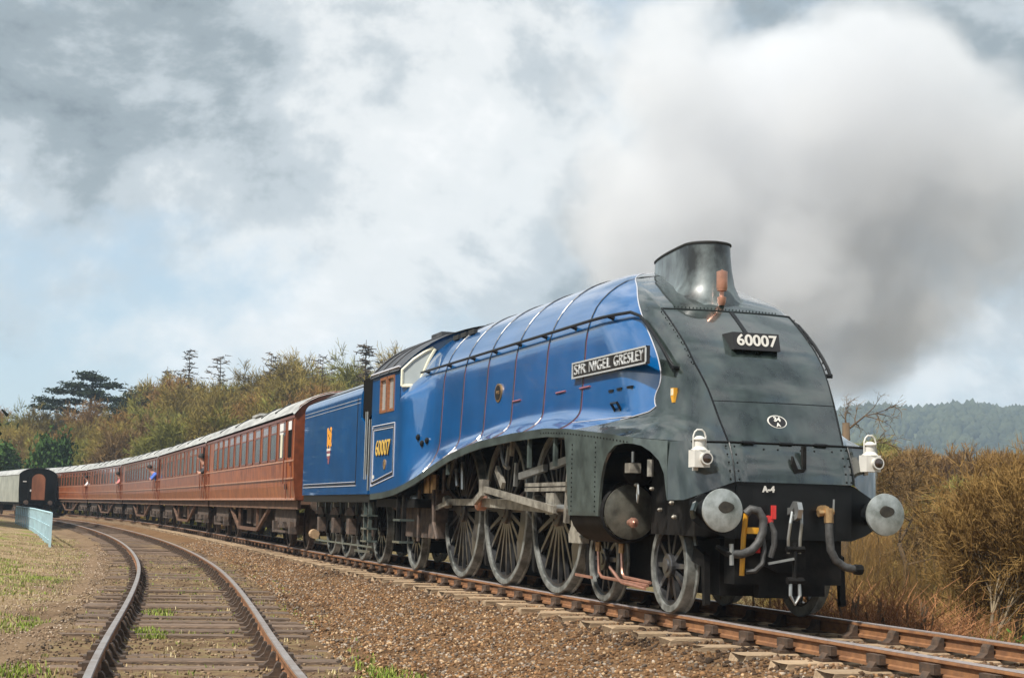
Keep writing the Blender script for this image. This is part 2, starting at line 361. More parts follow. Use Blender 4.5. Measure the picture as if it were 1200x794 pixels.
    gm = rp(nz(.55, 6, .65), [(.53, (0,0,0)), (.63, (1,1,1))])
    cgr = mix(gm, cgr0, cgr1)
    cfar = rp(nz(.6, 8, .7), [(.3, (.07, .058, .022)), (.55, (.15, .108, .040)), (.7, (.16, .14, .055))])
    c = mix(sp.outputs[2], dirt, cgr); c = mix(sp.outputs[0], c, cball); c = mix(sp.outputs[1], c, csid); c = mix(at.outputs['Alpha'], c, cfar)
    dark = rp(nz(1.3, 6), [(.34, (.55,.50,.45)), (.50, (1,1,1))]); mm = N.new('ShaderNodeMix'); mm.data_type = 'RGBA'; mm.blend_type = 'MULTIPLY'; mm.inputs['Factor'].default_value = 1; L.new(c, mm.inputs['A']); L.new(dark, mm.inputs['B'])
    L.new(mm.outputs['Result'], b.inputs['Base Color'])
    bp = N.new('ShaderNodeBump'); bp.inputs['Strength'].default_value = .7; bp.inputs['Distance'].default_value = .04; L.new(fine, bp.inputs['Height']); L.new(bp.outputs[0], b.inputs['Normal'])
    me.materials.append(m)
    return link('ground', me, kind='structure', label='brown earth ground with ballast, siding bed and grassy verge')
build_ground()

# ------------------------------------------------------------------ railway tracks
def sweep(tf, s0, s1, step, prof, off, zr):
    """profile (lateral, height) swept along a track at an offset; closed profile"""
    b = MB(); n = int(abs(s1-s0)/step)+1; P = []
    for i in range(n+1):
        s = s0+(s1-s0)*i/n; P.append([on(tf, s, off+l, zr+h) for l, h in prof])
    k = len(prof); vs = [p for r in P for p in r]
    fs = [(i*k+j, i*k+(j+1) % k, (i+1)*k+(j+1) % k, (i+1)*k+j) for i in range(n) for j in range(k)]
    fs += [tuple(range(k))[::-1], tuple(n*k+j for j in range(k))]
    return b.add(vs, fs)
BULL = [(-.030,-.006),(-.035,-.018),(-.035,-.036),(-.010,-.050),(-.010,-.112),(-.032,-.122),(-.032,-.148),(.032,-.148),(.032,-.122),(.010,-.112),(.010,-.050),(.035,-.036),(.035,-.018),(.030,-.006)]
HEAD = [(-.034,-.010),(-.028,.0),(.028,.0),(.034,-.010)]
def make_track(name, label, tf, zr, s_near, s_far, s_end, spacing, smat, headmat, slen=2.6, chair_w=.36, jit=.0, near_all=True):
    root = empty(name, (0,0,0), kind='structure', label=label)
    for sd_ in (-1, 1):
        r = sweep(tf, s_near, s_end, .8, BULL, sd_*.7525, zr).build('rail', MT['railside'], root, smooth=True)
        h = sweep(tf, s_near, s_end, .8, HEAD, sd_*.7525, zr).build('rail_head', headmat, r)
    # sleeper and chair meshes
    sb = MB(); zt = -.165
    pts = [(-.125, -.13), (-.125, -.012), (-.112, 0), (.112, 0), (.125, -.012), (.125, -.13)]
    sb.prism(pts, 'Y', -slen/2, slen/2)
    sm = []
    for q in range(6):
        bb = MB(); bb.v = list(sb.v); bb.f = list(sb.f)
        bb.v = [(x+random.uniform(-.008,.008), y+random.uniform(-.05,.05)*(1 if abs(y) > .1 else 0), z+random.uniform(-.006,.006)) for x, y, z in bb.v]
        sm.append(bb.mesh('sleeper', smat))
    cb = MB()
    cb.box((0,0,.012), (.17, chair_w, .024))
    cb.prism([(-.15,.02),(-.035,.02),(-.037,.06),(-.037,.125),(-.065,.135),(-.085,.11),(-.10,.06)], 'X', -.06, .06)
    cb.prism([(.15,.02),(.035,.02),(.05,.06),(.06,.10),(.075,.10),(.12,.06)], 'X', -.05, .05)
    cb.box((.0,.085,.085), (.20,.055,.075))
    cmesh = cb.mesh('chair', MT['chair'])
    far = MB(); s = s_near
    while s > s_end:
        x, y, a = tf(s); a2 = a+random.uniform(-jit, jit)*.03; lat = random.uniform(-jit, jit)*.08
        if s > s_far:
            o = link('sleeper', random.choice(sm), root); o.location = (x-sin(a)*lat, y+cos(a)*lat, zr+zt-(.042*random.random()**1.5)*jit); o.rotation_euler = (0, 0, a2)
            for sd_ in (-1, 1):
                c = link('chair', cmesh, o); c.location = (0, sd_*.7525-lat, .0); c.rotation_euler = (0, 0, 0 if sd_ > 0 else pi)
        else:
            far.box((x, y, zr+zt-.06), (.25, slen, .12), a)
            for sd_ in (-1, 1): far.box(on(tf, s, sd_*.7525, zr-.12), (.16, .34, .10), a)
        s -= spacing
    if far.v: far.build('distant_sleepers', smat, root, kind='stuff')
    return root
make_track('main_railway_track', 'rusty bullhead running line curving under the steam train', tmain, 0.0, 14, -62, -190, .76, MT['sleepermain'], MT['railtop'])
make_track('siding_track', 'empty curving siding with weathered sleepers beside the train', tleft, LZ, 9, -60, -130, .70, MT['sleeper'], MT['siderail'], jit=1.0)

# ------------------------------------------------------------------ loose stones
def stones():
    kinds = []
    for q in range(10):
        bm = bmesh.new(); bmesh.ops.create_icosphere(bm, subdivisions=1, radius=1)
        r = np.random.default_rng(q); V = np.array([v.co[:] for v in bm.verts]); V *= r.uniform(.62, 1.15, (len(V), 1)); V *= r.uniform(.6, 1.1, (1, 3))
        F = np.array([[v.index for v in f.verts] for f in bm.faces]); bm.free(); kinds.append((V, F))
    def scatter(name, label, n, fx, cols, smin, smax, keep):
        x, y = fx(n); k = keep(x, y); x, y = x[k], y[k]; n = len(x); z = groundz(x, y)
        VV = []; FF = []; CC = []; base = 0; ids = RNG.integers(0, 10, n); sz = RNG.uniform(smin, smax, n)*(.75+.5*RNG.random(n)**3); th = RNG.uniform(0, 6.28, n); ph = RNG.uniform(-.7, .7, n)
        cc = np.array(cols)[RNG.integers(0, len(cols), n)]*RNG.uniform(.7, 1.25, (n, 1))
        st = np.clip(fbm(x*.55, y*.9, 33)*.9+fbm(x*1.7, y*2.1, 34)*.35-.25, 0, 1); cc = cc*(1-.62*st[:,None])
        for q in range(10):
            m = np.where(ids == q)[0]; V, F = kinds[q]; nv = len(V)
            c, s = np.cos(th[m]), np.sin(th[m]); cp, sp = np.cos(ph[m]), np.sin(ph[m])
            X = V[None,:,0]*c[:,None]-V[None,:,1]*s[:,None]; Y = V[None,:,0]*s[:,None]+V[None,:,1]*c[:,None]; Zz = np.broadcast_to(V[None,:,2], X.shape)
            X2 = X*cp[:,None]-Zz*sp[:,None]; Z2 = X*sp[:,None]+Zz*cp[:,None]
            P = np.stack([X2*sz[m][:,None]+x[m][:,None], Y*sz[m][:,None]+y[m][:,None], Z2*sz[m][:,None]*.8+(z[m]+sz[m]*.25)[:,None]], -1).reshape(-1, 3)
            VV.append(P); FF.append((F[None]+(np.arange(len(m))*nv)[:,None,None]+base).reshape(-1, 3)); base += len(P)
            CC.append(np.repeat(np.concatenate([cc[m], np.ones((len(m), 1))], 1), nv, 0))
        V = np.concatenate(VV); F = np.concatenate(FF); C = np.concatenate(CC)
        me = bpy.data.meshes.new(name); me.vertices.add(len(V)); me.vertices.foreach_set('co', V.astype(np.float32).ravel())
        me.loops.add(F.size); me.loops.foreach_set('vertex_index', F.astype(np.int32).ravel()); me.polygons.add(len(F)); me.polygons.foreach_set('loop_start', np.arange(0, F.size, 3, dtype=np.int32))
        me.update(calc_edges=True); ca = me.color_attributes.new('tint', 'FLOAT_COLOR', 'POINT'); ca.data.foreach_set('color', C.astype(np.float32).ravel())
        me.materials.append(STONE); link(name, me, kind='stuff', label=label, cat='gravel')
    STONE = mat('ballast_stone', (.3,.2,.12), .9, spec=.2); nt = STONE.node_tree; a = nt.nodes.new('ShaderNodeAttribute'); a.attribute_name = 'tint'; nt.links.new(a.outputs['Color'], nt.nodes['Principled BSDF'].inputs['Base Color'])
    warm = [(.21,.112,.050),(.30,.175,.085),(.14,.074,.034),(.42,.29,.17),(.085,.048,.025),(.25,.138,.066),(.165,.086,.040),(.12,.066,.032),(.22,.17,.13),(.33,.27,.21),(.11,.085,.065)]
    def region(n): 
        u = RNG.random(n)**1.5; x = 12-52*u; return x, RNG.uniform(-4.9, 1.3, n)+ymain(x)
    def clear(x, y):
        o = (y-ymain(x)); ol = y-yleft(x)
        return (np.abs(ol) > 1.35) & (np.abs(np.abs(o)-.7525) > .10)
    def keep1(x, y):
        o = y-ymain(x); d = fbm(x*.8, y*.8, 21); return clear(x, y) & ((o > -3.4) | (d > -.35-.5*(o+5))) & (RNG.random(len(x)) < np.clip(1.25-np.abs(o+2.2)*.18, .3, 1))
    scatter('ballast_gravel', 'loose tan and brown ballast stones spread between the two tracks', 110000, region, warm, .010, .031, keep1)
    def region0(n):
        u = RNG.random(n)**1.3; x = 13-45*u; return x, RNG.uniform(-1.5, 1.45, n)+ymain(x)
    scatter('track_gravel', 'dark oily ballast stones lying between the sleepers of the running line', 24000, region0, [(.10,.06,.034),(.15,.09,.05),(.065,.042,.027),(.22,.14,.085)], .018, .044, lambda x, y: (np.abs(np.abs(y-ymain(x))-.7525) > .11) & ((np.abs(((14-x)/.76+.5) % 1-.5)*.76 > .14) | (RNG.random(len(x)) < .3)))
    def region3(n):
        u = RNG.random(n)**1.3; x = 8-45*u; return x, yleft(x)-1.3-np.abs(RNG.normal(0, 1.1, n))
    scatter('verge_gravel', 'scattered pale stones on the verge left of the siding', 9000, region3, [(.34,.25,.17),(.24,.17,.11),(.44,.35,.27),(.16,.11,.07)], .010, .022, lambda x, y: x < 9)
    def region2(n):
        u = RNG.random(n)**1.4; x = 9-40*u; return x, RNG.uniform(-1.5, 1.5, n)+yleft(x)
    scatter('siding_gravel', 'small dark stones and clinker scattered along the siding', 9000, region2, [(.12,.075,.045),(.2,.13,.08),(.28,.2,.13),(.07,.05,.035)], .012, .026, lambda x, y: np.abs(np.abs(y-yleft(x))-.7525) > .1)
stones()

# ------------------------------------------------------------------ grass tufts
def grass():
    P = []; F = []; C = []
    def tuft(x, y, n, h, spread, cols):
        z = float(groundz(x, y))
        for _ in range(n):
            a = random.uniform(0, 6.28); r = spread*sqrt(random.random()); px, py = x+r*cos(a), y+r*sin(a); hh = h*random.uniform(.5, 1.2); b = random.uniform(0, 6.28); w = .004+.006*random.random()
            lean = hh*random.uniform(.1, .9); c = random.choice(cols); k = random.uniform(.7, 1.25); i = len(P)
            dx, dy = cos(b), sin(b); P.extend([(px-dy*w, py+dx*w, z-.01), (px+dy*w, py-dx*w, z-.01), (px+dx*lean*.5+dy*w*.7, py+dy*lean*.5-dx*w*.7, z+hh*.7), (px+dx*lean, py+dy*lean, z+hh)])
            F.extend([(i, i+1, i+2), (i, i+2, i+3)]); C.extend([(c[0]*k, c[1]*k, c[2]*k, 1)]*4)
    green = [(.16,.22,.03),(.24,.30,.05),(.12,.17,.03),(.30,.32,.09)]; dry = [(.42,.33,.17),(.33,.25,.12),(.5,.42,.25),(.25,.2,.08)]
    for cx, cy, r, n, cs in [(-14,-7.6,2.2,130,green),(-20,-7.9,2.0,120,green),(-5,-7.35,1.0,60,green),(2.4,-7.2,.7,60,green),(4.2,-7.15,.5,50,green),(3.3,-4.35,.55,70,green),(1.6,-4.1,.5,40,green),(5.2,-4.7,.5,50,green),(-2.5,-5.85,.35,40,green),(-6,-5.4,.3,20,green)]:
        for _ in range(n):
            a = random.uniform(0, 6.28); q = r*sqrt(random.random()); tuft(cx+q*cos(a)*2, cy+q*sin(a)*.55, 9, .055, .09, cs)
    for _ in range(1500):
        x = random.uniform(-50, 7); off = -1.9-abs(random.gauss(0, 1.8)); tuft(x, float(yleft(x))+off, 7, .05, .14, dry if random.random() < .82 else green)
    for _ in range(420):
        x = random.uniform(-25, 6); tuft(x, float(yleft(x))+random.uniform(-1.3, 1.9), 6, .045, .08, dry if random.random() < .6 else green)
    me = bpy.data.meshes.new('grass'); me.from_pydata(P, [], F); ca = me.color_attributes.new('tint', 'FLOAT_COLOR', 'POINT'); ca.data.foreach_set('color', np.array(C, np.float32).ravel())
    m = mat('grass_blades', (.2,.25,.05), .8, spec=.2); a = m.node_tree.nodes.new('ShaderNodeAttribute'); a.attribute_name = 'tint'; m.node_tree.links.new(a.outputs['Color'], m.node_tree.nodes['Principled BSDF'].inputs['Base Color'])
    me.materials.append(m); link('grass', me, kind='stuff', label='short green and straw coloured grass beside the siding', cat='grass')
grass()

# ------------------------------------------------------------------ pale blue fence
def fence():
    pts = [(-37.46,-6.03),(-41,-6.06),(-46,-6.1),(-52,-6.14),(-59,-6.2),(-66,-6.33),(-75,-6.6),(-83.7,-6.9)]
    f = spline(pts); xs = np.arange(-37.46, -84, -2.3); root = empty('railing_fence', (-37.46, -6.03, -.45), label='pale blue metal railing fence curving beside the siding', cat='fence')
    H = 1.08; o = Vector(root.location)
    P = [Vector((x, float(f(x)), -.45))-o for x in xs]
    for p in P:
        MB().box((p.x, p.y, p.z+H/2-.1), (.11, .08, H+.16)).build('post', MT['fence'], root)
    for h, r in ((H-.03, .035), (.62, .018), (.18, .018)):
        MB().tube([p+Vector((0,0,h)) for p in P], r, 6).build('rail', MT['fence'], root)
    bm = MB().tube([(0,0,.18),(0,0,H-.05)], .008, 5).mesh('baluster', MT['fence'])
    for i in range(len(P)-1):
        for k in range(1, 3):
            q = P[i].lerp(P[i+1], k/3); b = link('baluster', bm, root); b.location = q
fence()

# ------------------------------------------------------------------ locomotive: streamlined casing
ZC, RB = 2.85, 1.08
f_zv = interp([(-12.2,1.235),(-11.87,1.24),(-11.0,1.262),(-10.2,1.312),(-9.5,1.385),(-8.83,1.47),(-7.73,1.64),(-6.73,1.79),(-5.9,1.868),(-5.16,1.92),(-3.83,1.962),(-2.45,1.972),(-1.62,1.93),(-.62,1.85),(.14,1.78),(.5,1.745),(.75,1.725),(1.2,1.72)])
f_yo = interp([(-12.2,1.365),(.1,1.365),(.35,1.34),(.55,1.28),(.75,1.18),(.9,1.05),(1.0,.90),(1.06,.78),(1.12,.64)])
f_xn = spline([(1.2,1.24),(1.45,1.19),(1.70,1.08),(1.97,.905),(2.27,.71),(2.55,.465),(2.75,.265),(2.95,.01),(3.17,-.30),(3.3,-.52),(3.45,-.86),(3.6,-1.27),(3.75,-1.75),(3.85,-2.1),(3.94,-2.6)])
f_sag = interp([(1.7,.04),(2.3,.05),(2.95,.06),(3.2,.08),(3.5,.15),(3.94,.25)])
f_p = interp([(1.7,.625),(1.97,.66),(2.27,.69),(2.57,.735),(2.9,.75),(3.2,.755)])
f_D = interp([(1.7,.55),(2.4,.65),(3.3,.8),(3.94,1.0)])
f_sl = interp([(1.7,1.75),(2.6,1.75),(3.2,1.6),(3.6,1.3)])
f_xb = spline([(1.72,-1.75),(1.95,-1.35),(1.99,-.80),(2.02,-.50),(2.06,-.10),(2.15,.036),(2.32,.145),(2.52,.166),(2.71,.04),(2.96,-.20),(3.27,-.46),(3.42,-.52),(3.6,-.56),(3.8,-.55),(3.94,-.1)])
def beyond(p): return p[0]-(float(f_xb(min(p[2], 3.93)))+2.45*(min(p[1], 1.1)-1.0))     # >0 ahead of the paint boundary
XCAB = -9.96
def wside(z): return sqrt(max(0, RB*RB-(z-ZC)**2)) if z > ZC else RB+.05*(ZC-z)
def row_z(t, x):      # t 0..1 top arc, 1..2 lower side
    if t <= 1: return ZC+RB*cos(t*pi/2)
    return ZC+(f_zv(x)-ZC)*(t-1)
def row_curve(t):
    z0 = ZC+RB*cos(t*pi/2) if t <= 1 else ZC+(1.72-ZC)*(t-1)
    w = max(.004, wside(z0)); p = min(f_p(z0), .78*w); xn = float(f_xn(z0)); xe = xn-f_sag(z0); D = f_D(z0); pts = []
    for i in range(17): y = p*i/16; pts.append((xn-(xn-xe)*(y/p)**2, y, 0.0))
    m_ = .80*(w-p); sl = f_sl(z0); q0 = (xe, p); q1 = (xe-sl*m_, p+m_); q2 = (xe-sl*m_-D, w)
    for i in range(1, 41):
        a = i/40; pts.append(((1-a)**2*q0[0]+2*a*(1-a)*q1[0]+a*a*q2[0], (1-a)**2*q0[1]+2*a*(1-a)*q1[1]+a*a*q2[1], min(1, a*1.35)**1.5))
    x1 = q2[0]
    for i in range(1, 241): pts.append((x1+(XCAB-x1)*i/240, w, 1.0))
    out = []
    for x, y, wt in pts:
        z = row_z(t, x)
        if t > 1:
            d = z-f_zv(x); h = .26+.30*smooth((-6.0-x)/3); f = max(0, 1-d/h)**2.3; y += (f_yo(x)-y)*f*wt
        b = smooth((-8.5-x)/1.35)*smooth((3.2-z)/.45); y += (1.362-y)*b
        out.append((x, y, z))
    return out
def resample_x(pts, n, xs=None):
    P = np.array(pts); d = np.concatenate([[0], np.cumsum(np.linalg.norm(np.diff(P, axis=0), axis=1))]); q = np.linspace(0, d[-1], n)
    return [tuple(np.interp(v, d, P[:,k]) for k in range(3)) for v in q]
TROWS = [0, .05] + [i/16 for i in range(2, 17)] + [1+i/20 for i in range(1, 21)]
CURV = {t: row_curve(t) for t in TROWS}
def casing_y(x, z):         # half width of the casing at a side point
    best = None
    def at(t):
        c = CURV[t]; P = np.array(c); return float(np.interp(-x, -P[:,0], P[:,1])), float(np.interp(-x, -P[:,0], P[:,2]))
    prev = None
    for t in TROWS:
        y, zz = at(t)
        if prev and (prev[1]-z)*(zz-z) <= 0:
            k = (prev[1]-z)/(prev[1]-zz+1e-9); return prev[0]+(y-prev[0])*k
        prev = (y, zz)
    return prev[0]
LOCO = empty('steam_locomotive', (0,0,0), label='blue streamlined steam locomotive with dark wedge nose hauling the train', cat='locomotive')
def build_casing():
    front, rear = [], []
    for t in TROWS:
        c = CURV[t]; z0 = ZC+RB*cos(t*pi/2) if t <= 1 else None
        # split where x crosses the boundary
        k = len(c)-1
        for i, (x, y, z) in enumerate(c):
            if t == 0 or y > .02 or i > 20:
                if beyond((x, y, z)) <= 0: k = i; break
        k = max(k, 2); a, b_ = c[k-1], c[k]
        ga, gb = beyond(a), beyond(b_); u = ga/(ga-gb) if ga > 0 >= gb else 1
        m = tuple(a[j]+(b_[j]-a[j])*u for j in range(3))
        front.append(resample_x(c[:17], 15)[:-1]+resample_x(c[16:k]+[m], 30) if k > 17 else resample_x(c[:k]+[m], 44)); rear.append(resample_x([m]+c[k:], 80))
    def both(rows):
        b = MB(); b.grid([[(x, -y, z) for x, y, z in r] for r in rows]); b.grid([[(x, y, z) for x, y, z in r] for r in rows][::-1])
        return b
    for rows, name, mt_ in ((front, 'nose_casing', 'nose'), (rear, 'boiler_casing', 'blue')):
        me = both(rows).mesh(name, MT[mt_]); bm = bmesh.new(); bm.from_mesh(me); bmesh.ops.remove_doubles(bm, verts=bm.verts, dist=.0015); bmesh.ops.recalc_face_normals(bm, faces=bm.faces)
        for e in bm.edges:
            if name == 'nose_casing' and len(e.link_faces) == 2 and e.calc_face_angle(0) > radians(18) and all(v.co.z < 3.3 for v in e.verts): e.smooth = False
        bm.to_mesh(me); bm.free()
        me.polygons.foreach_set('use_smooth', [True]*len(me.polygons)); link(name, me, LOCO)
    # white lining along the colour boundary, both sides
    for sgn in (-1, 1):
        pts = [(r[0][0], r[0][1], r[0][2]) for t, r in zip(TROWS, rear)]
        pts = [p for p in pts if p[2] > 1.99 and p[2] < 3.9]
        fine = resample_x(pts, 90)
        MB().tube([(x, sgn*(y+.004), z) for x, y, z in fine], .006, 5).build('lining', MT['lining'], LOCO)
    zl = 2.035
    for sgn in (-1,):
        xs = np.linspace(-.30, -1.85, 18); MB().tube([(x, sgn*(casing_y(x, 2.02)+.004), 2.02) for x in xs], .005, 5).build('lining', MT['lining'], LOCO)
    # boiler bands
    for xb in (-1.9, -3.28, -4.6, -5.88, -7.1, -8.25):
        pts = []
        for t in TROWS:
            P = np.array(CURV[t]); y = float(np.interp(-xb, -P[:,0], P[:,1])); z = float(np.interp(-xb, -P[:,0], P[:,2])); pts.append((y, z))
        for sgn in (-1, 1):
            MB().tube([(xb, sgn*(y+.001), z+.001) for y, z in pts], .011, 5).build('boiler_band', MT['spoke'], LOCO)
            for dx in (-.022, .022): MB().tube([(xb+dx, sgn*(y+.001), z+.0005) for y, z in pts if z < 3.1], .004, 4).build('lining', MT['redlining'], LOCO)
build_casing()

# lower fairing wall and valance, both sides, one strip along the running plate edge
def build_valance():
    S = []   # (x, y, ztop, zlow)
    def low_back(x): return f_zv(x)-.098
    for x in np.linspace(-12.0, -1.75, 46): S.append((x, 1.365, f_zv(x)+.004, low_back(x)))
    S += [(-1.72, 1.365, f_zv(-1.72)+.004, 1.72), (-1.66, 1.365, f_zv(-1.66)+.004, 1.45), (-1.60, 1.365, f_zv(-1.6)+.004, 1.10), (-1.56, 1.365, f_zv(-1.56)+.004, .97)]
    S += [(-.62, 1.365, f_zv(-.62)+.004, .97), (-.585, 1.365, f_zv(-.58)+.004, 1.2), (-.54, 1.365, f_zv(-.54)+.004, 1.38), (-.46, 1.365, f_zv(-.46)+.004, 1.53), (-.34, 1.365, f_zv(-.34)+.004, 1.63), (-.15, 1.365, f_zv(-.15)+.004, 1.70), (.1, 1.365, f_zv(.1)+.004, 1.715), (.3, f_yo(.3), f_zv(.3)+.004, 1.705), (.45, f_yo(.45), f_zv(.45)+.004, 1.68), (.58, f_yo(.58), f_zv(.58)+.004, 1.62), (.68, f_yo(.68), f_zv(.68)+.004, 1.53), (.74, f_yo(.74), f_zv(.74)+.003, 1.40), (.77, f_yo(.77), f_zv(.77)+.003, 1.14)]
    for sgn in (-1, 1):
        rows = [[], [], []]
        b = MB(); th = .03
        for x, y, zt, zl in S:
            lean = .0
            rows[0].append((x, sgn*y, zl)); rows[1].append((x, sgn*y, zt)); rows[2].append((x, sgn*(y-th), zl))
        b.grid([rows[0], rows[1]]); b.grid([rows[2], rows[0]])
        o = b.build('valance', MT['greyframe'], LOCO)
    # rounded lower nose wall, from corner to corner
    C = [(f_yo(x), x) for x in (.77, .84, .9, .95, 1.0, 1.04, 1.08, 1.12)]
    half = [(y, x) for y, x in C] + [(.5, 1.135), (.3, 1.145), (.1, 1.15)]
    full = half + [(-y, x) for y, x in half[::-1]]
    rows = []
    for k in range(9):
        r = []
        for y, x in full:
            z = 1.724-(1.724-(1.335-.19*min(1, max(0, (abs(y)-.64)/.42))))*k/8
            lean = (float(f_xn(z))-float(f_xn(1.724)))*(1 if abs(y) < .7 else .8-.5*(abs(y)-.7)/.5)
            r.append((x+lean-.045, y, z))
        rows.append(r)
    MB().grid(rows).build('lower_nose_casing', MT['nose'], LOCO, smooth=True, angle=radians(60))
    # black apron and buffer beam; its upper black paints the reflected dark ground
    b = MB()
    rows = []
    for k in range(12):
        z = 1.335-(1.335-.73)*k/11; yl = 1.04*sqrt(max(0, 1-max(0, (1.02-z)/.30)**2))
        rows.append([(1.247-.20*(abs(u)*yl/1.04)**2.2, u*yl, min(z, 1.345-.19*min(1, max(0, (abs(u)*yl-.62)/.40))-.006*k)) for u in np.linspace(-1, 1, 41)])
    b.grid(rows[:-1]).build('front_apron', MT['black'], LOCO, smooth=True)
    MB().box2((.95,-.62,.80), (1.215,.62,1.30)).build('buffer_beam', MT['black'], LOCO)
build_valance()

def rivet_line(b, pts, r=.010):
    for p in pts: b.lathe([(-.2*r, r), (.35*r, .8*r), (.6*r, .0001)], p, 'X' if p[0] > .6 else 'Y', 6)
def nose_pt(y, z):     # a point on the centre panel
    p = f_p(z); xn = float(f_xn(z)); return (xn-f_sag(z)*(y/p)**2, y, z)
def wall_x(y, z):      # lower wall front surface for |y|<.65
    return float(np.interp(abs(y), [.1,.3,.5,.64], [1.15,1.145,1.135,1.12]))+(float(f_xn(z))-float(f_xn(1.724)))-.045
def build_nose_detail():
    # panel edge strips
    for sgn in (-1, 1):
        pts = [nose_pt(sgn*f_p(z), z) for z in np.linspace(1.73, 3.2, 26)]
        MB().tube([(x+.002, y, z) for x, y, z in pts], .010, 5).build('panel_seam', MT['black'], LOCO)
        pts = [(wall_x(.64, z)+.004, sgn*.645, z) for z in np.linspace(1.72, 1.33, 8)]
        MB().tube(pts, .007, 5).build('panel_seam', MT['black'], LOCO)
    ys = np.linspace(-.67, .67, 21)
    MB().tube([nose_pt(y*1.12, 3.2) for y in ys], .009, 5).build('panel_seam', MT['black'], LOCO)
    MB().tube([nose_pt(y, 2.143) for y in ys], .006, 5).build('panel_seam', MT['black'], LOCO)
    hl = [(f_yo(x), x) for x in (.95, 1.0, 1.04, 1.08, 1.12)]; half = hl+[(.5,1.135),(.3,1.145),(.1,1.15)]
    MB().tube([(x-.035, y, 1.722) for y, x in half+[(-y, x) for y, x in half[::-1]]], .009, 5).build('hinge_seam', MT['black'], LOCO)
    for y in (-.46, -.05, .33): MB().tube([(1.118, y-.07, 1.722), (1.118, y+.07, 1.722)], .017, 6).build('hinge', MT['black'], LOCO)
    b = MB()
    for y in np.linspace(-.6, .6, 30): rivet_line(b, [nose_pt(y, 3.225), ])
    for z in np.linspace(2.55, 3.15, 9):
        for s in (-1, 1): rivet_line(b, [nose_pt(s*f_p(z)*1.04, z)], .011)
    for z in np.linspace(1.68, 1.36, 5):
        for y in (-.60, -.69, .56, .62): rivet_line(b, [(wall_x(min(.64, abs(y)), z)+.003, y, z)], .011)
    for y in (-.3, -.15, .1, .25, .45): rivet_line(b, [(wall_x(y, 1.66)+.003, y, 1.66)], .011)
    # valance rivets
    for x in np.linspace(-2.6, .2, 30): b.lathe([(0, .011), (-.006, .008), (-.009, .0001)], (x, -1.367, f_zv(x)-.05), 'Y', 6)
    for z in np.linspace(1.02, 1.75, 15):
        for x in (-1.47, -.72): b.lathe([(0, .010), (-.006, .008), (-.009, .0001)], (x, -1.367, z), 'Y', 6)
    b.build('rivets', MT['grime'], LOCO, kind='stuff')
    # number plate with white figures
    zt = 2.905; pl = MB()
    x0 = float(f_xn(2.80))+.04
    pl.prism([(x0-.12,2.715),(x0+.135,2.715),(x0+.085,2.90),(x0-.22,2.90)], 'Y', -.27, .255)
    plate = pl.build('number_plate', MT['plateblack'], LOCO)
    text('number_lettering', '60007', .17, MT['white'], plate, (x0+.115, -.008, 2.812), (0,1,0), (-.26,0,1), .003, width=.46, bold=.004)
    MB().box2((x0-.02, -.25, 2.66), (x0+.10, .22, 2.675)).build('plate_ledge', MT['steel'], LOCO)
    MB().bar(nose_pt(.02, 2.92), nose_pt(.02, 3.19), .045, .02).build('lamp_iron', MT['black'], LOCO)
    # oval shed badge
    zb = 1.95; e = [( .105*cos(a), .066*sin(a)) for a in np.linspace(0, 2*pi, 29)[:-1]]; xb = float(f_xn(zb)); sl = -(float(f_xn(zb+.1))-float(f_xn(zb-.1)))/.2
    for k, (sc, mt_, d) in enumerate(((1, 'white', .006), (.88, 'plateblack', .010))):
        v = [(xb+d-sl*q*sc, -.05+p*sc, zb+q*sc) for p, q in e]; b = MB(); n = len(v); b.add(v+[(x-.012, y, z) for x, y, z in v], [tuple(range(n))]+[(i, (i+1) % n, n+(i+1) % n, n+i) for i in range(n)])
        b.build('shed_badge', MT[mt_], LOCO)
    text('badge_lettering', '34', .075, MT['white'], LOCO, (xb+.014-sl*.022, -.05, zb+.022), (0,1,0), (-sl,0,1), .002, bold=.003)
    text('badge_lettering', 'A', .06, MT['white'], LOCO, (xb+.014+sl*.033, -.05, zb-.034), (0,1,0), (-sl,0,1), .002, bold=.003)
    text('class_lettering', 'A-4', .075, MT['white'], LOCO, (1.252, -.30, 1.268), (0,1,0), (0,0,1), .003, bold=.005, space=1.15)
    # lower lamp iron with a curved bracket
    b = MB(); xw = wall_x(0, 1.5); b.box2((xw-.02, .075, 1.47), (xw+.02, .115, 1.70)); b.prism([(-.02,1.43),(.10,1.455),(.09,1.48),(.02,1.475),(.0,1.52),(-.035,1.60),(-.045,1.52)], 'X', xw-.01, xw+.03)
    b.build('lamp_iron', MT['grime'], LOCO)
    # yellow warning tag on the near side
    yy = casing_y(.27, 2.21); MB().prism([(.24,2.14),(.32,2.14),(.32,2.29),(.24,2.29)], 'Y', -yy-.012, -yy+.03).build('warning_tag', MT['yellow'], LOCO)
    MB().prism([(.248,2.215),(.312,2.215),(.312,2.282),(.248,2.282)], 'Y', -yy-.015, -yy-.005).build('warning_tag_panel', MT['cream'], LOCO)
    text('warning_mark', '!', .06, MT['orange'], LOCO, (.28, -yy-.017, 2.248), (1,0,0), (0,0,1), .001)
build_nose_detail()

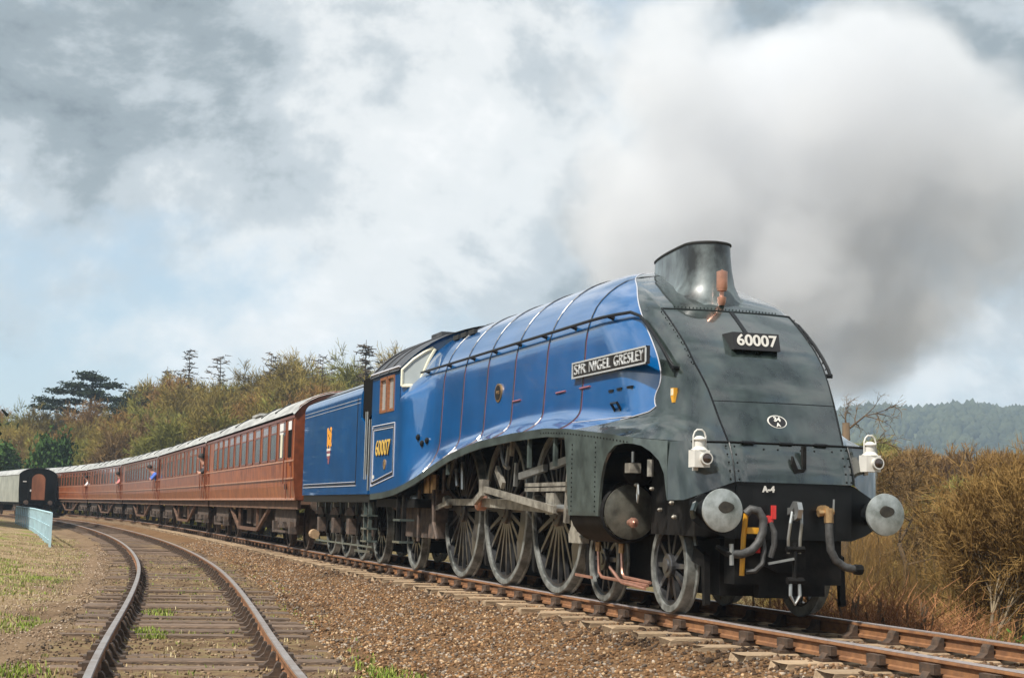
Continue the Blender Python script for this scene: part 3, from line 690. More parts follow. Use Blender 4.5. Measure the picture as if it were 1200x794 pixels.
def casing_z(x, y):
    best = []
    for t in TROWS:
        P = np.array(CURV[t])
        if x > P[0,0]: continue
        best.append((float(np.interp(-x, -P[:,0], P[:,1])), float(np.interp(-x, -P[:,0], P[:,2]))))
    ys = [q[0] for q in best]; zs = [q[1] for q in best]
    if not ys: return 3.0
    return float(np.interp(abs(y), ys, zs))
def build_chimney():
    secs = [(3.20,-.20,-2.85,.52),(3.33,-.42,-2.72,.45),(3.46,-.54,-2.6,.37),(3.58,-.60,-2.5,.31),(3.72,-.64,-2.45,.28),(3.88,-.66,-2.42,.265),(4.005,-.665,-2.40,.26)]
    n = 36
    def ring(z, xf, xr, hw, top=0):
        pts = []
        for k in range(n):
            a = 2*pi*k/n; c, s = cos(a), sin(a)
            # rounded front, gently tapered rear
            xm = xf-hw*1.15
            if c >= 0: x = xm+(xf-xm)*c; y = hw*s
            else:
                u = -c; x = xm+(xr-xm)*u; y = hw*s*(1-.28*u)
            g = min(1, max(0, (3.72-z)/(3.72-3.20)))**1.3; zs = casing_z(x, y); zs = min(zs, z+.8)
            pts.append((x, y, z*(1-g)+(zs-.01)*g))
        return pts
    rings = [ring(*s) for s in secs]; ti = [(x*0+(-1.43)+(x+1.43)*.955, y*.90, z) for x, y, z in rings[-1]]; deep = [(x, y, z-.5) for x, y, z in ti]
    rings += [[(x, y, z+.012) for x, y, z in ti], deep]
    b = MB(); vs = [p for r in rings for p in r]; fs = [(i*n+k, i*n+(k+1) % n, (i+1)*n+(k+1) % n, (i+1)*n+k) for i in range(len(rings)-1) for k in range(n)]
    fs.append(tuple((len(rings)-1)*n+k for k in range(n))); b.add(vs, fs); b.build('chimney', MT['chimney'], LOCO, smooth=True, angle=radians(50))
    rm = MB(); rim = [(x, y, z+.004) for x, y, z in rings[-3]]; rm.tube(rim+[rim[0]], .016, 6, cap=False); rm.build('chimney_rim', MT['soot'], LOCO, smooth=True)
    # whistle in front of the chimney
    b = MB(); b.lathe([(0,.03),(.03,.045),(.09,.05),(.10,.025),(.15,.025),(.16,.055),(.19,.06),(.195,.062),(.37,.062),(.375,.05),(.39,.012),(.40,.0001)], (-.47,-.03,3.28), 'Z', 14)
    b.build('whistle', MT['copper'], LOCO, smooth=True)
build_chimney()

def build_handrails():
    for sgn in (-1, 1):
        pts = []
        for x in np.linspace(-9.6, -.75, 30): pts.append((x, sgn*(casing_y(x, 3.18)+.075), 3.18))
        for z, x in ((3.12,-.56),(3.0,-.36),(2.85,-.14),(2.7,.05),(2.58,.18),(2.5,.27)):
            pts.append((x, sgn*(casing_y(x, z)+.07), z))
        MB().tube(pts, .019, 7).build('handrail', MT['black'], LOCO, smooth=True)
        for x in (-9.3,-8.0,-6.7,-5.6,-4.5,-3.45,-2.35,-1.2):
            y = casing_y(x, 3.16); MB().tube([(x, sgn*(y-.02), 3.15), (x, sgn*(y+.075), 3.18)], [.028,.022], 6).build('handrail_stanchion', MT['black'], LOCO)
        y = casing_y(.24, 2.5); MB().tube([(.24, sgn*(y-.02), 2.5), (.27, sgn*(y+.075), 2.5)], .024, 6).build('handrail_stanchion', MT['black'], LOCO)
build_handrails()

# nameplate, works plate, small fittings on the near side
def build_plates():
    y = max(casing_y(-.9, 2.63), casing_y(-2.0, 2.63), casing_y(-.3, 2.63))+.03
    yf = casing_y(.05, 2.63)
    pl = MB().box2((-2.16,-y-.02,2.54), (.13,-y+.02,2.728)).build('nameplate', MT['plateblack'], LOCO)
    fr = MB(); yo = -y-.024
    for a, b in (((-2.16,yo-.006,2.71),(.13,yo+.01,2.728)), ((-2.16,yo-.006,2.54),(.13,yo+.01,2.558)), ((-2.16,yo-.005,2.54),(-2.135,yo+.01,2.728)), ((.105,yo-.005,2.54),(.13,yo+.01,2.728))): fr.box2(a, b)
    fr.build('border', MT['chrome'], pl)
    for word, xa, xb_ in (('SIR', -2.08, -1.70), ('NIGEL', -1.58, -.92), ('GRESLEY', -.80, .06)):
        text('name_lettering', word, .165, MT['chrome'], pl, ((xa+xb_)/2, yo-.002, 2.633), (1,0,0), (0,0,1), .005, width=xb_-xa, space=1.12)
    MB().box2((-2.0,-y+.02,2.60), (-1.9,-y+.12,2.66)).build('nameplate_bracket', MT['black'], LOCO)
    MB().box2((-.30,-y+.02,2.60), (-.20,-casing_y(-.25, 2.63)+.02,2.66)).build('nameplate_bracket', MT['black'], LOCO)
    # oval works plate on the boiler side
    yb = casing_y(-5.2, 2.58); e = [(cos(a), sin(a)) for a in np.linspace(0, 2*pi, 25)[:-1]]
    MB().prism([(-5.25+.15*p, 2.58+.125*q) for p, q in e], 'Y', -yb-.02, -yb+.02).build('works_plate', MT['brass'], LOCO)
    MB().prism([(-5.25+.125*p, 2.58+.10*q) for p, q in e], 'Y', -yb-.024, -yb+.02).build('works_plate', MT['plateblack'], LOCO)
    text('works_lettering', '4498', .07, MT['brass'], LOCO, (-5.25, -yb-.026, 2.58), (1,0,0), (0,0,1), .002)
    # hatch handle, clips
    for x, z in ((-.95,2.33),(-.7,2.335),(-.45,2.34)):
        yb = casing_y(x, z); MB().box2((x-.07,-yb-.012,z-.012), (x+.07,-yb+.02,z+.012)).build('catch', MT['black'], LOCO)
    yb = casing_y(-.7, 2.14); MB().tube([(-.80,-yb,2.10),(-.80,-yb-.05,2.18),(-.62,-yb-.05,2.18),(-.62,-yb,2.10)], .016, 6).build('hatch_handle', MT['black'], LOCO)
    for x, z in ((-4.35,2.42),(-1.75,2.42),(-2.6,2.42)):
        yb = casing_y(x, z); MB().tube([(x-.22,-yb-.008,z),(x+.12,-yb-.008,z+.005)], .012, 5).build('catch', MT['redlining'], LOCO)
    for x, z in ((-9.15,2.12),(-9.02,2.02),(-8.86,2.06)):
        yb = casing_y(x, z); MB().lathe([(0,.05),(-.03,.05),(-.05,.02),(-.05,.0001)], (x,-yb+.005,z), 'Y', 10).build('washout_plug', MT['black'], LOCO)
    for x in (-8.9, -8.45, -8.0):
        a = radians(40); MB().box((x,-(RB+.03)*sin(a),ZC+(RB+.03)*cos(a)), (.3,.06,.07)).build('washout_cover', MT['soot'], LOCO)
    MB().tube([(-6.1,-.12,3.95),(-5.5,-.1,3.96)], .02, 6).build('safety_valve_rim', MT['soot'], LOCO)
build_plates()

# ------------------------------------------------------------------ cab
def build_cab():
    X0, X1 = -12.06, XCAB; Y = 1.362; ZE = 3.285
    wins = [(-11.42,-10.92,2.60,3.20), (-10.86,-10.36,2.60,3.20)]
    xs = sorted({X0, X1, *[w[0] for w in wins], *[w[1] for w in wins], -11.7, -10.15}); 
    for sgn in (-1, 1):
        b = MB()
        for i in range(len(xs)-1):
            a, c = xs[i], xs[i+1]; segs = [(None, 2.60), (2.60, 3.20), (3.20, ZE)]
            for z0, z1 in segs:
                if z0 == 2.60 and any(abs(w[0]-a) < 1e-6 for w in wins): continue
                za, zb = (f_zv(a), f_zv(c)) if z0 is None else (z0, z0)
                for yy in (Y, Y-.03): b.add([(a,sgn*yy,za),(c,sgn*yy,zb),(c,sgn*yy,z1),(a,sgn*yy,z1)], [(0,1,2,3)])
        b.build('cab_side', MT['blue'], LOCO)
        for w in wins:
            fr = MB(); t = .045
            for p, q in (((w[0],w[2]),(w[1],w[2]+t)), ((w[0],w[3]-t),(w[1],w[3])), ((w[0],w[2]+t),(w[0]+t,w[3]-t)), ((w[1]-t,w[2]+t),(w[1],w[3]-t))):
                fr.box2((p[0],sgn*(Y-.05),p[1]), (q[0],sgn*(Y+.012),q[1]))
            f = fr.build('cab_window', MT['teakframe'], LOCO)
            MB().box2((w[0]+t,sgn*(Y-.035),w[2]+t), (w[1]-t,sgn*(Y-.027),w[3]-t)).build('pane', MT['glass'], f)
        # numbered panel lining
        for d, r, mt_ in ((0, .011, 'lining'), (.045, .014, 'plateblack'), (.075, .009, 'lining')):
            q = [(-11.93+d, f_zv(-11.9)+.13+d), (-10.25-d, f_zv(-10.3)+.22+d), (-10.25-d, 2.40-d), (-11.93+d, 2.40-d)]
            MB().tube([(x, sgn*(Y+.002), z) for x, z in q+[q[0]]], r, 4, cap=False).build('lining', MT[mt_], LOCO)
    Yl = -Y-.006
    text('number_lettering', '60007', .36, MT['plateblack'], LOCO, (-11.07, Yl+.001, 1.985), (1,0,0), (0,0,1), .003, width=1.13, bold=.008)
    text('number_lettering', '60007', .36, MT['gold'], LOCO, (-11.09, Yl-.004, 2.0), (1,0,0), (0,0,1), .003, width=1.08, bold=.004)
    MB().lathe([(0,.085),(-.012,.085),(-.02,.05),(-.02,.0001)], (-10.92,-Y,1.73), 'Y', 18).build('cab_badge', MT['brass'], LOCO)
    MB().prism([(-11.82,1.50),(-11.72,1.50),(-11.72,1.56),(-11.82,1.56)], 'Y', -Y-.006, -Y).build('data_plate', MT['white'], LOCO)
    # roof: an arc over the cab with a vee front edge
    R = 1.715; zc = 3.285+.67-R
    def arc(y): return zc+sqrt(R*R-y*y)
    ys = np.linspace(-1.40, 1.40, 29); rows = []
    for u in np.linspace(0, 1, 9):
        r = []
        for y in ys:
            xf = -9.98+.78*(1.40-abs(y))**1.05; r.append((-12.14+(xf+12.14)*u, y, arc(y)+.012*(1-(2*u-1)**2)))
        rows.append(r)
    MB().grid(rows).build('cab_roof', MT['roofblack'], LOCO, smooth=True)
    for x in (-12.12, -11.4, -10.7): MB().tube([(x, y, arc(y)+.02) for y in ys], .018, 5).build('roof_rib', MT['roofblack'], LOCO)
    MB().box2((-11.6,-.45,arc(.3)+.0), (-10.9,.45,arc(0)+.06)).build('roof_ventilator', MT['roofblack'], LOCO)
    for sgn in (-1, 1): MB().tube([(x, sgn*1.375, 3.30) for x in np.linspace(-12.12, -9.98, 10)], .02, 5).build('gutter', MT['lining'], LOCO)
    # vee front plate between roof arc and boiler
    def fx(y): return -9.95+.5*(1.362-abs(y))
    for sgn in (-1, 1):
        out = []; inn = []
        for k in range(15):
            a = k/14; yo = 1.362*(1-a); out.append((fx(yo)-.03, sgn*yo, arc(yo)-.01))
            yi = min(1.34, 1.16*(1-a)**.8) if a > 0 else 1.36; zi = ZC+sqrt(max(0, (RB-.02)**2-min(yi, RB-.02)**2)) if yi < RB-.02 else 2.75
            inn.append((fx(yi)-.03, sgn*yi, zi))
        MB().grid([out, inn]).build('cab_front', MT['blue'], LOCO)
        q = [(1.345,2.975),(1.345,3.235),(1.18,3.41),(1.0,3.545),(.90,3.60),(.865,3.58),(.96,3.38),(1.09,3.02),(1.12,2.98)]
        P = [Vector((fx(y)+.015, sgn*y, z)) for y, z in q]
        g = MB(); g.add([tuple(p) for p in P], [tuple(range(len(P)))]); w = g.build('front_window', MT['glass'], LOCO)
        MB().tube([p+Vector((.006,0,0)) for p in P+[P[0]]], .028, 6, cap=False).build('window_frame', MT['cream'], w)
    # backhead and floor so the cab is not hollow
    MB().box2((-12.0,-1.3,1.2), (-10.1,1.3,1.42)).build('cab_floor', MT['soot'], LOCO)
    MB().box2((-10.15,-1.33,1.4), (-10.08,1.33,3.3)).build('backhead', MT['soot'], LOCO)
    for x in (-12.16, -12.34): MB().tube([(x,-1.33,1.3),(x,-1.33,2.55)], .018, 6).build('grab_rail', MT['steel'], LOCO)
build_cab()

# ------------------------------------------------------------------ wheels
def wheel_meshes(nm, R, nsp, crank=False, hubr=.14, rimw=.07):
    sp = MB(); n = 40
    sp.lathe([(-.04,R-.07),(-.04,R-.07-rimw*.6),(.04,R-.07-rimw*.6),(.04,R-.07)], (0,0,0), 'Y', n)
    sp.lathe([(.06,hubr),(-.075,hubr),(-.085,hubr*.9),(-.085,hubr*.55),(-.10,hubr*.5),(-.10,.0001)], (0,0,0), 'Y', 20)
    for k in range(nsp):
        a = 2*pi*k/nsp; d = Vector((cos(a), 0, sin(a))); w = Vector((-sin(a), 0, cos(a))); p, q = d*hubr*.9, d*(R-.10)
        vs = []
        for pt, ww, hh in ((p, .034 if R > .7 else .028, .030), (q, .022, .022)):
            for s1 in (-1, 1):
                for s2 in (-1, 1): vs.append(pt+w*ww*s1+Vector((0, hh*s2-.005, 0)))
        sp.add(vs, [(0,1,3,2),(4,6,7,5),(0,4,5,1),(2,3,7,6),(0,2,6,4),(1,5,7,3)])
    if crank:
        cd = Vector(CRANK); cd = Vector((cd.x, 0, cd.z)); u = cd.normalized(); w = Vector((-u.z, 0, u.x))
        poly = [w*.13, cd+w*.10, cd+u*.10, cd-w*.10, -w*.13]; sp.prism([(p.x, p.z) for p in poly], 'Y', -.10, .03)
        a0 = atan2(-u.z, -u.x); pts = [((R-.09)*cos(a0+t), (R-.09)*sin(a0+t)) for t in np.linspace(-.55, .55, 12)]; pts += [((R-.34)*cos(a0+t), (R-.34)*sin(a0+t)) for t in np.linspace(.38, -.38, 6)]
        sp.prism(pts, 'Y', -.05, .04)
    ty = MB(); ty.lathe([(-.065,R-.075),(-.067,R-.012),(-.06,R-.003),(.03,R+.004),(.042,R+.028),(.058,R+.03),(.066,R+.02),(.066,R-.075),(-.065,R-.075)], (0,0,0), 'Y', 56)
    return sp.mesh(nm, MT['spoke']), ty.mesh('tyre', MT['tyre'], True, radians(35))
CRANK = (-.314, 0, .10)
def place_wheels(parent, nm, meshes, xs, R, y0=.745, tf=None):
    for x in xs:
        for sgn in (-1, 1):
            w = link(nm, meshes[0], parent); w.location = (x, sgn*y0, R); w.rotation_euler = (0, 0, 0 if sgn < 0 else pi)
            link('tyre', meshes[1], w)
        MB().tube([(x,-y0,R),(x,y0,R)], .09, 10).build('axle', MT['grime'], parent)
WH_D = wheel_meshes('driving_wheel', 1.016, 20, True, .19, .09)
WH_B = wheel_meshes('bogie_wheel', .483, 10, False, .125)
WH_T = wheel_meshes('trailing_wheel', .559, 10, False, .13)
place_wheels(LOCO, 'bogie_wheel', WH_B, (0, -1.905), .483)
place_wheels(LOCO, 'driving_wheel', WH_D, (-3.581, -5.791, -8.001), 1.016)
place_wheels(LOCO, 'trailing_wheel', WH_T, (-10.897,), .559)

# ------------------------------------------------------------------ motion, cylinders, frames
def build_motion():
    px = [x+CRANK[0] for x in (-8.001,-5.791,-3.581)]; pz = 1.016+CRANK[2]
    for sgn in (-1,):
        for a, b in ((0, 1), (1, 2)):
            MB().bar((px[a], sgn*.955, pz), (px[b], sgn*.955, pz), .05, .095).build('coupling_rod', MT['rod'], LOCO)
        for x in px: MB().lathe([(-.06,.085),(.0,.10),(.06,.085)], (x, sgn*.955, pz), 'Y', 14, cap=True).build('rod_bearing', MT['rod'], LOCO, smooth=True)
        c = (-2.95, sgn*1.06, 1.045)
        MB().bar((px[1], sgn*1.06, pz), c, .055, .12).build('connecting_rod', MT['rod'], LOCO)
        MB().lathe([(-.07,.10),(-.05,.12),(.05,.12),(.07,.10)], (px[1], sgn*1.06, pz), 'Y', 16, cap=True).build('big_end', MT['copper'], LOCO, smooth=True)
        MB().box((-2.95, sgn*1.06, 1.10), (.30,.12,.26)).build('crosshead', MT['rod'], LOCO)
        MB().tube([(-2.8, sgn*1.06, 1.05), (-1.5, sgn*1.06, 1.05)], .045, 10).build('piston_rod', MT['steel'], LOCO)
        for z in (1.25, 1.31): MB().box2((-3.95, sgn*1.06-.06, z), (-1.75, sgn*1.06+.06, z+.045)).build('slide_bar', MT['rod'], LOCO)
        MB().bar((px[1], sgn*1.15, pz), (-5.60, sgn*1.15, 1.29), .05, .09).build('return_crank', MT['rod'], LOCO)
        MB().bar((-5.60, sgn*1.17, 1.29), (-2.60, sgn*1.17, 1.03), .04, .085).build('eccentric_rod', MT['rod'], LOCO)
        MB().box((-5.62, sgn*1.17, 1.31), (.16,.09,.22)).build('eccentric_bearing', MT['rod'], LOCO)
        # expansion link, radius rod, combination lever, brackets
        MB().tube([(-5.10, sgn*1.1, 1.87),(-5.02, sgn*1.1, 1.72),(-4.90, sgn*1.1, 1.60),(-4.74, sgn*1.1, 1.56)], .032, 6).build('expansion_link', MT['steel'], LOCO)
        MB().bar((-4.82, sgn*1.1, 1.60), (-4.72, sgn*1.1, 1.85), .04, .05).build('link_arm', MT['steel'], LOCO)
        MB().bar((-5.15, sgn*1.13, 1.56), (-4.85, sgn*1.13, 1.33), .05, .10).build('link_arm', MT['rod'], LOCO)
        MB().bar((-4.62, sgn*1.1, 1.72), (-4.58, sgn*1.1, 1.92), .04, .09).build('link_arm', MT['rod'], LOCO)
        MB().bar((-4.20, sgn*1.1, 1.445), (-3.20, sgn*1.1, 1.535), .06, .085).build('radius_rod', MT['steel'], LOCO)
        MB().bar((-2.95, sgn*1.1, 1.55), (-2.2, sgn*1.1, 1.63), .06, .085).build('valve_rod', MT['steel'], LOCO)
        MB().bar((-4.42, sgn*1.1, 1.32), (-4.38, sgn*1.1, 1.62), .04, .06).build('lifting_link', MT['steel'], LOCO)
        for x in (-3.23, -7.05, -2.25): MB().box2((x-.035, sgn*1.30-.02, 1.53 if x > -5 else 1.5), (x+.035, sgn*1.30+.02, 1.9 if x > -5 else f_zv(x)-.03)).build('valance_bracket', MT['greyframe'], LOCO)
        MB().bar((-2.45, sgn*1.08, .88), (-2.35, sgn*1.08, 1.6), .05, .08).build('combination_lever', MT['rod'], LOCO)
        MB().prism([(-1.95,1.65),(-1.80,1.65),(-1.74,.78),(-1.60,.72),(-1.60,.66),(-2.0,.66),(-2.02,.76),(-1.93,.85)], 'Y', sgn*1.20, sgn*1.10).build('motion_bracket', MT['rod'], LOCO)
        MB().bar((-7.95, sgn*1.05, 1.10), (-8.6, sgn*1.05, 1.02), .04, .07).build('sanding_rod', MT['rod'], LOCO)
    for sgn in (-1, 1):
        b = MB(); b.lathe([(0,.33),(.95,.33),(.97,.30)], (-1.55, sgn*1.02, 1.02), 'X', 24); b.build('cylinder', MT['grime'], LOCO, smooth=True)
        b = MB(); b.lathe([(0,.29),(.03,.29),(.035,.265),(.045,.24),(.05,.12),(.052,.0001)], (-.58, sgn*1.02, 1.02), 'X', 28); b.build('cylinder_cover', MT['cylcover'] if sgn < 0 else MT['grime'], LOCO, smooth=True)
        MB().lathe([(0,.035),(.08,.035),(.09,.055),(.12,.055),(.13,.02),(.15,.0001)], (-.50, sgn*1.05, .91), 'X', 10).build('drain_cock', MT['copper'], LOCO)
        b = MB(); b.lathe([(0,.19),(1.1,.19),(1.13,.15),(1.14,.0001)], (-1.6, sgn*.95, 1.48), 'X', 20); b.build('valve_chest', MT['grime'], LOCO, smooth=True)
    # frames and near-black blocks that paint the shade underneath
    MB().prism([(-12.0,1.15),(-12.0,.8),(-9.6,.75),(-8.9,.78),(-2.2,.78),(-1.2,.80),(.4,.75),(.95,.85),(1.0,1.3),(.6,1.68),(-2,1.9),(-8.6,1.9),(-9.8,1.5)], 'Y', -.60, .60).build('main_frame', MT['interior'], LOCO)
    MB().prism([(-11.6,1.1),(-10.9,.55),(-8.95,.55),(-8.85,1.3),(-9.4,1.5)], 'Y', -.98, .98).build('ashpan', MT['bogie'], LOCO)
    MB().prism([(-9.6,.9),(-9.4,.20),(-8.9,.13),(-2.9,.13),(-2.6,.3),(-2.6,.9)], 'Y', -.42, .42).build('dark_rigging_block', MT['interior'], LOCO)  # solid near-black block added as shade between the wheels
    MB().box2((-2.9,-.58,.22), (.75,.58,.78)).build('bogie_frame', MT['grime'], LOCO)
    MB().box2((-11.95,-1.25,1.02), (-9.2,1.25,1.16)).build('drag_box', MT['grime'], LOCO)
    for y in (-.55, .55): MB().prism([(.55,.7),(.80,.62),(.84,.14),(.78,.12),(.74,.5),(.5,.55)], 'Y', y*1.35-.03, y*1.35+.03).build('guard_iron', MT['grime'], LOCO)
    # copper drain pipes
    for k, (a, b_, c) in enumerate((((-1.57,-1.0,.60),(-1.52,-1.0,.30),(-.09,-1.0,.27)), ((-.85,-1.0,.60),(-.80,-1.0,.33),(-.09,-.97,.30)), ((-1.19,-1.0,.42),(-.85,-1.0,.27),(-.09,-1.03,.24)))):
        m = Vector(b_); p = [Vector(a), Vector(a).lerp(m, .85), m.lerp(Vector(c), .06), Vector(c)]
        MB().tube(p, .018, 6).build('drain_pipe', MT['copper'], LOCO, smooth=True)
    for x in (-1.57, -.85): MB().tube([(x,-1.0,.58),(x,-1.0,.68)], .035, 8).build('pipe_union', MT['brass'], LOCO)
    MB().bar((-2.3,-1.0,.29), (-1.75,-1.0,.28), .02, .03).build('drain_pipe', MT['copper'], LOCO)
    # mechanical lubricator and oil pots inside the front opening
    MB().box((-.05,-1.2,1.47), (.15,.12,.10)).build('lubricator', MT['rod'], LOCO); MB().tube([(-.05,-1.2,1.53),(-.05,-1.2,1.64)], .02, 6).build('lubricator_stem', MT['steel'], LOCO)
    MB().tube([(.30,-1.15,1.38),(.30,-1.15,1.55)], .035, 8).build('oil_pot', MT['rod'], LOCO)
    MB().tube([(.1,-1.2,1.30),(.12,-1.2,1.20),(.1,-1.2,1.12),(.08,-1.2,1.2),(.1,-1.2,1.30)], .012, 5).build('shackle', MT['steel'], LOCO)
    for p in ((-.15,-1.1,1.3), (.15,-1.05,1.26), (.55,-1.0,1.12), (.62,-1.0,.98), (.25,-1.0,1.05)): MB().lathe([(0,.020),(-.03,.020),(-.045,.008),(-.045,.0001)], p, 'Y', 8).build('grease_nipple', MT['rod'], LOCO)
    MB().box2((-.22,-.92,.80), (.9,-.66,1.62)).build('inner_casing', MT['grime'], LOCO)
    # injector, pipes, cab steps by the trailing wheel
    MB().lathe([(0,.05),(.1,.09),(.3,.10),(.42,.06)], (-9.9,-1.1,1.15), 'X', 12, cap=True).build('injector', MT['steel'], LOCO, smooth=True)
    for x in (-8.75, -9.15): MB().lathe([(0,.07),(.28,.07),(.30,.05)], (x,-1.05,1.25), 'Z', 10, cap=True).build('injector_valve', MT['brass'], LOCO)
    for p in ([(-8.6,-1.1,1.3),(-8.55,-1.1,.8),(-8.3,-1.1,.55)], [(-9.3,-1.15,1.3),(-9.3,-1.15,.5)], [(-9.9,-1.1,1.2),(-10.4,-1.1,1.05),(-10.9,-1.15,1.0),(-11.4,-1.15,1.1)], [(-7.6,-1.0,1.35),(-7.7,-1.0,1.6)], [(-7.3,-1.0,1.3),(-7.35,-1.0,1.7)], [(-8.0,-1.1,1.25),(-8.0,-1.1,1.6)]):
        MB().tube(p, .03, 6).build('pipe', MT['steel'] if p[0][0] > -8 else MT['bogie'], LOCO)
    st = [(-10.15,-1.28),(-9.75,-1.28)]
    for x, y in st: MB().box2((x-.03,y-.03,.42), (x+.03,y+.03,1.22)).build('step_hanger', MT['grime'], LOCO)
    for z in (.45, .80): MB().box2((-10.2,-1.36,z), (-9.7,-1.12,z+.035)).build('cab_step', MT['greyframe'], LOCO)
    for x in (-4.60, -6.81, -2.55): MB().prism([(x-.02,.25),(x+.07,.22),(x+.10,.75),(x+.02,.80),(x-.05,.5)], 'Y', -.78, -.68).build('brake_block', MT['grime'], LOCO)
build_motion()

# ------------------------------------------------------------------ buffers, hook, hoses
def build_front():
    for sgn in (-1, 1):
        y = sgn*.87; b = MB()
        b.lathe([(1.02,.16),(1.06,.16),(1.08,.115),(1.26,.10),(1.27,.075),(1.42,.07)], (0, y, 1.054), 'X', 24); o = b.build('buffer', MT['black'], LOCO, smooth=True)
        b = MB(); b.lathe([(1.405,.07),(1.41,.203),(1.425,.207),(1.445,.204),(1.458,.15),(1.466,.07),(1.468,.0001)], (0, y, 1.054), 'X', 40); b.build('buffer_head', MT['bufferface'], o, smooth=True, angle=radians(50))
        e = [(y+(.025 if sgn < 0 else .0)+.078*cos(a)*(1+.08*sin(2*a+1)), 1.085+.055*sin(a)*(1+.10*cos(3*a)), a) for a in np.linspace(0, 2*pi, 19)[:-1]]
        g = MB(); g.add([(1.4685, p, q) for p, q, _ in e]+[(1.4715, y+(p-y)*.9, 1.085+(q-1.085)*.9) for p, q, _ in e], [tuple(range(18, 36))]+[(i, (i+1) % 18, 18+(i+1) % 18, 18+i) for i in range(18)]); g.build('grease_patch', MT['grease'], o)
    # draw hook and screw coupling
    h = MB(); arc = [(1.30+.0*sin(a), -.07, 1.06+.11*cos(a)) for a in np.linspace(0, pi, 9)]
    prof = [(1.16,1.09),(1.30,1.10),(1.36,1.16),(1.45,1.15),(1.48,1.08),(1.45,1.0),(1.37,.97),(1.33,1.0),(1.40,1.04),(1.39,1.10),(1.32,1.05),(1.16,1.0)]
    h.prism(prof, 'Y', -.095, -.045); h.build('draw_hook', MT['steel'], LOCO)
    for y in (-.13, -.01): MB().tube([(1.37,y*.8,1.06),(1.38,y,.95),(1.36,y*1.05-.005,.80),(1.34,y,.66)], .016, 6).build('coupling_link', MT['steel'], LOCO)
    MB().tube([(1.36,-.16,.70),(1.36,.03,.70)], .03, 8).build('coupling_trunnion', MT['grime'], LOCO)
    MB().tube([(1.36,-.07,.76),(1.36,-.07,.42)], .024, 8).build('coupling_screw', MT['grime'], LOCO)
    MB().bar((1.38,-.36,.56), (1.38,-.09,.61), .02, .022).build('screw_handle', MT['steel'], LOCO)
    MB().tube([(1.36,-.15,.40),(1.36,.02,.40)], .035, 8).build('coupling_trunnion', MT['grime'], LOCO)
    MB().tube([(1.36,-.115,.40),(1.37,-.12,.26),(1.37,-.07,.18),(1.37,-.02,.26),(1.36,-.025,.40)], .018, 6).build('coupling_shackle', MT['steel'], LOCO)
    MB().prism([(-.33,.79),(.05,.79),(.09,.74),(.09,.52),(.05,.48),(-.20,.47),(-.36,.54)], 'X', 1.25, 1.275).build('hook_plate', MT['grime'], LOCO)
    MB().box2((.9,-.6,.35), (1.14,.55,.86)).build('bogie_front_stretcher', MT['grime'], LOCO)
    MB().box2((1.0,-.33,.22), (1.12,-.02,.36)).build('magnet_bracket', MT['grime'], LOCO)
    # yellow vacuum standpipe with its ribbed hose
    MB().tube([(1.30,-.60,.44),(1.30,-.585,.80),(1.32,-.57,1.03)], .026, 8).build('vacuum_standpipe', MT['yellow'], LOCO, smooth=True)
    MB().box((1.32,-.51,.87), (.07,.12,.06)).build('pipe_clip', MT['yellow'], LOCO)
    MB().tube([(1.32,-.57,1.03),(1.34,-.53,1.075),(1.36,-.46,1.06),(1.37,-.41,.98),(1.38,-.42,.86),(1.38,-.47,.75),(1.38,-.54,.68),(1.37,-.64,.645),(1.36,-.73,.645)], .042, 10).build('vacuum_hose', MT['rubber'], LOCO, smooth=True)
    MB().tube([(1.36,-.73,.645),(1.34,-.77,.66),(1.28,-.86,.71)], [.05,.045,.02], 8).build('hose_coupling', MT['grime'], LOCO); MB().tube([(1.38,-.745,.54),(1.38,-.75,.74)], .022, 6).build('hose_dummy', MT['steel'], LOCO)
    # red air brake cock and hose
    MB().tube([(1.26,-.35,.96),(1.36,-.345,.97)], .05, 8).build('air_cock', MT['red'], LOCO); MB().box((1.36,-.30,1.05), (.025,.045,.13)).build('air_cock_handle', MT['red'], LOCO)
    MB().tube([(1.36,-.34,.95),(1.38,-.30,.86),(1.38,-.30,.74),(1.36,-.33,.62)], .030, 8).build('air_hose', MT['rubber'], LOCO, smooth=True)
    MB().tube([(1.34,-.41,.86),(1.37,-.40,.70),(1.37,-.42,.56),(1.36,-.49,.49),(1.33,-.57,.48)], .026, 8).build('air_hose', MT['rubber'], LOCO, smooth=True)
    MB().tube([(1.33,-.45,.80),(1.33,-.45,.66)], .028, 6).build('air_pipe_end', MT['red'], LOCO)
    # steam heat cock and hose on the far side
    MB().tube([(1.2,.27,1.08),(1.34,.27,1.08)], .05, 8).build('steam_heat_cock', MT['brass'], LOCO); MB().tube([(1.32,.20,1.05),(1.32,.36,1.07)], .035, 8).build('steam_heat_cock', MT['brass'], LOCO); MB().tube([(1.34,.30,1.1),(1.35,.30,.96)], .048, 10).build('steam_heat_union', MT['brass'], LOCO)
    MB().tube([(1.33,.36,1.08),(1.33,.365,1.19)], .010, 5).build('cock_handle', MT['steel'], LOCO)
    MB().tube([(1.35,.30,.98),(1.36,.30,.85),(1.37,.31,.70),(1.38,.36,.60),(1.39,.45,.54),(1.40,.56,.52)], [.042,.042,.042,.04,.04,.038], 10).build('steam_heat_hose', MT['rubber'], LOCO, smooth=True)
    MB().tube([(1.40,.55,.52),(1.40,.63,.515)], .05, 8).build('hose_coupling', MT['grime'], LOCO)
    # step irons left below the near buffer
    MB().tube([(1.05,-.98,1.12),(1.12,-1.04,1.04),(1.1,-1.02,.98)], .03, 6).build('fairing_bracket', MT['nose'], LOCO)
build_front()

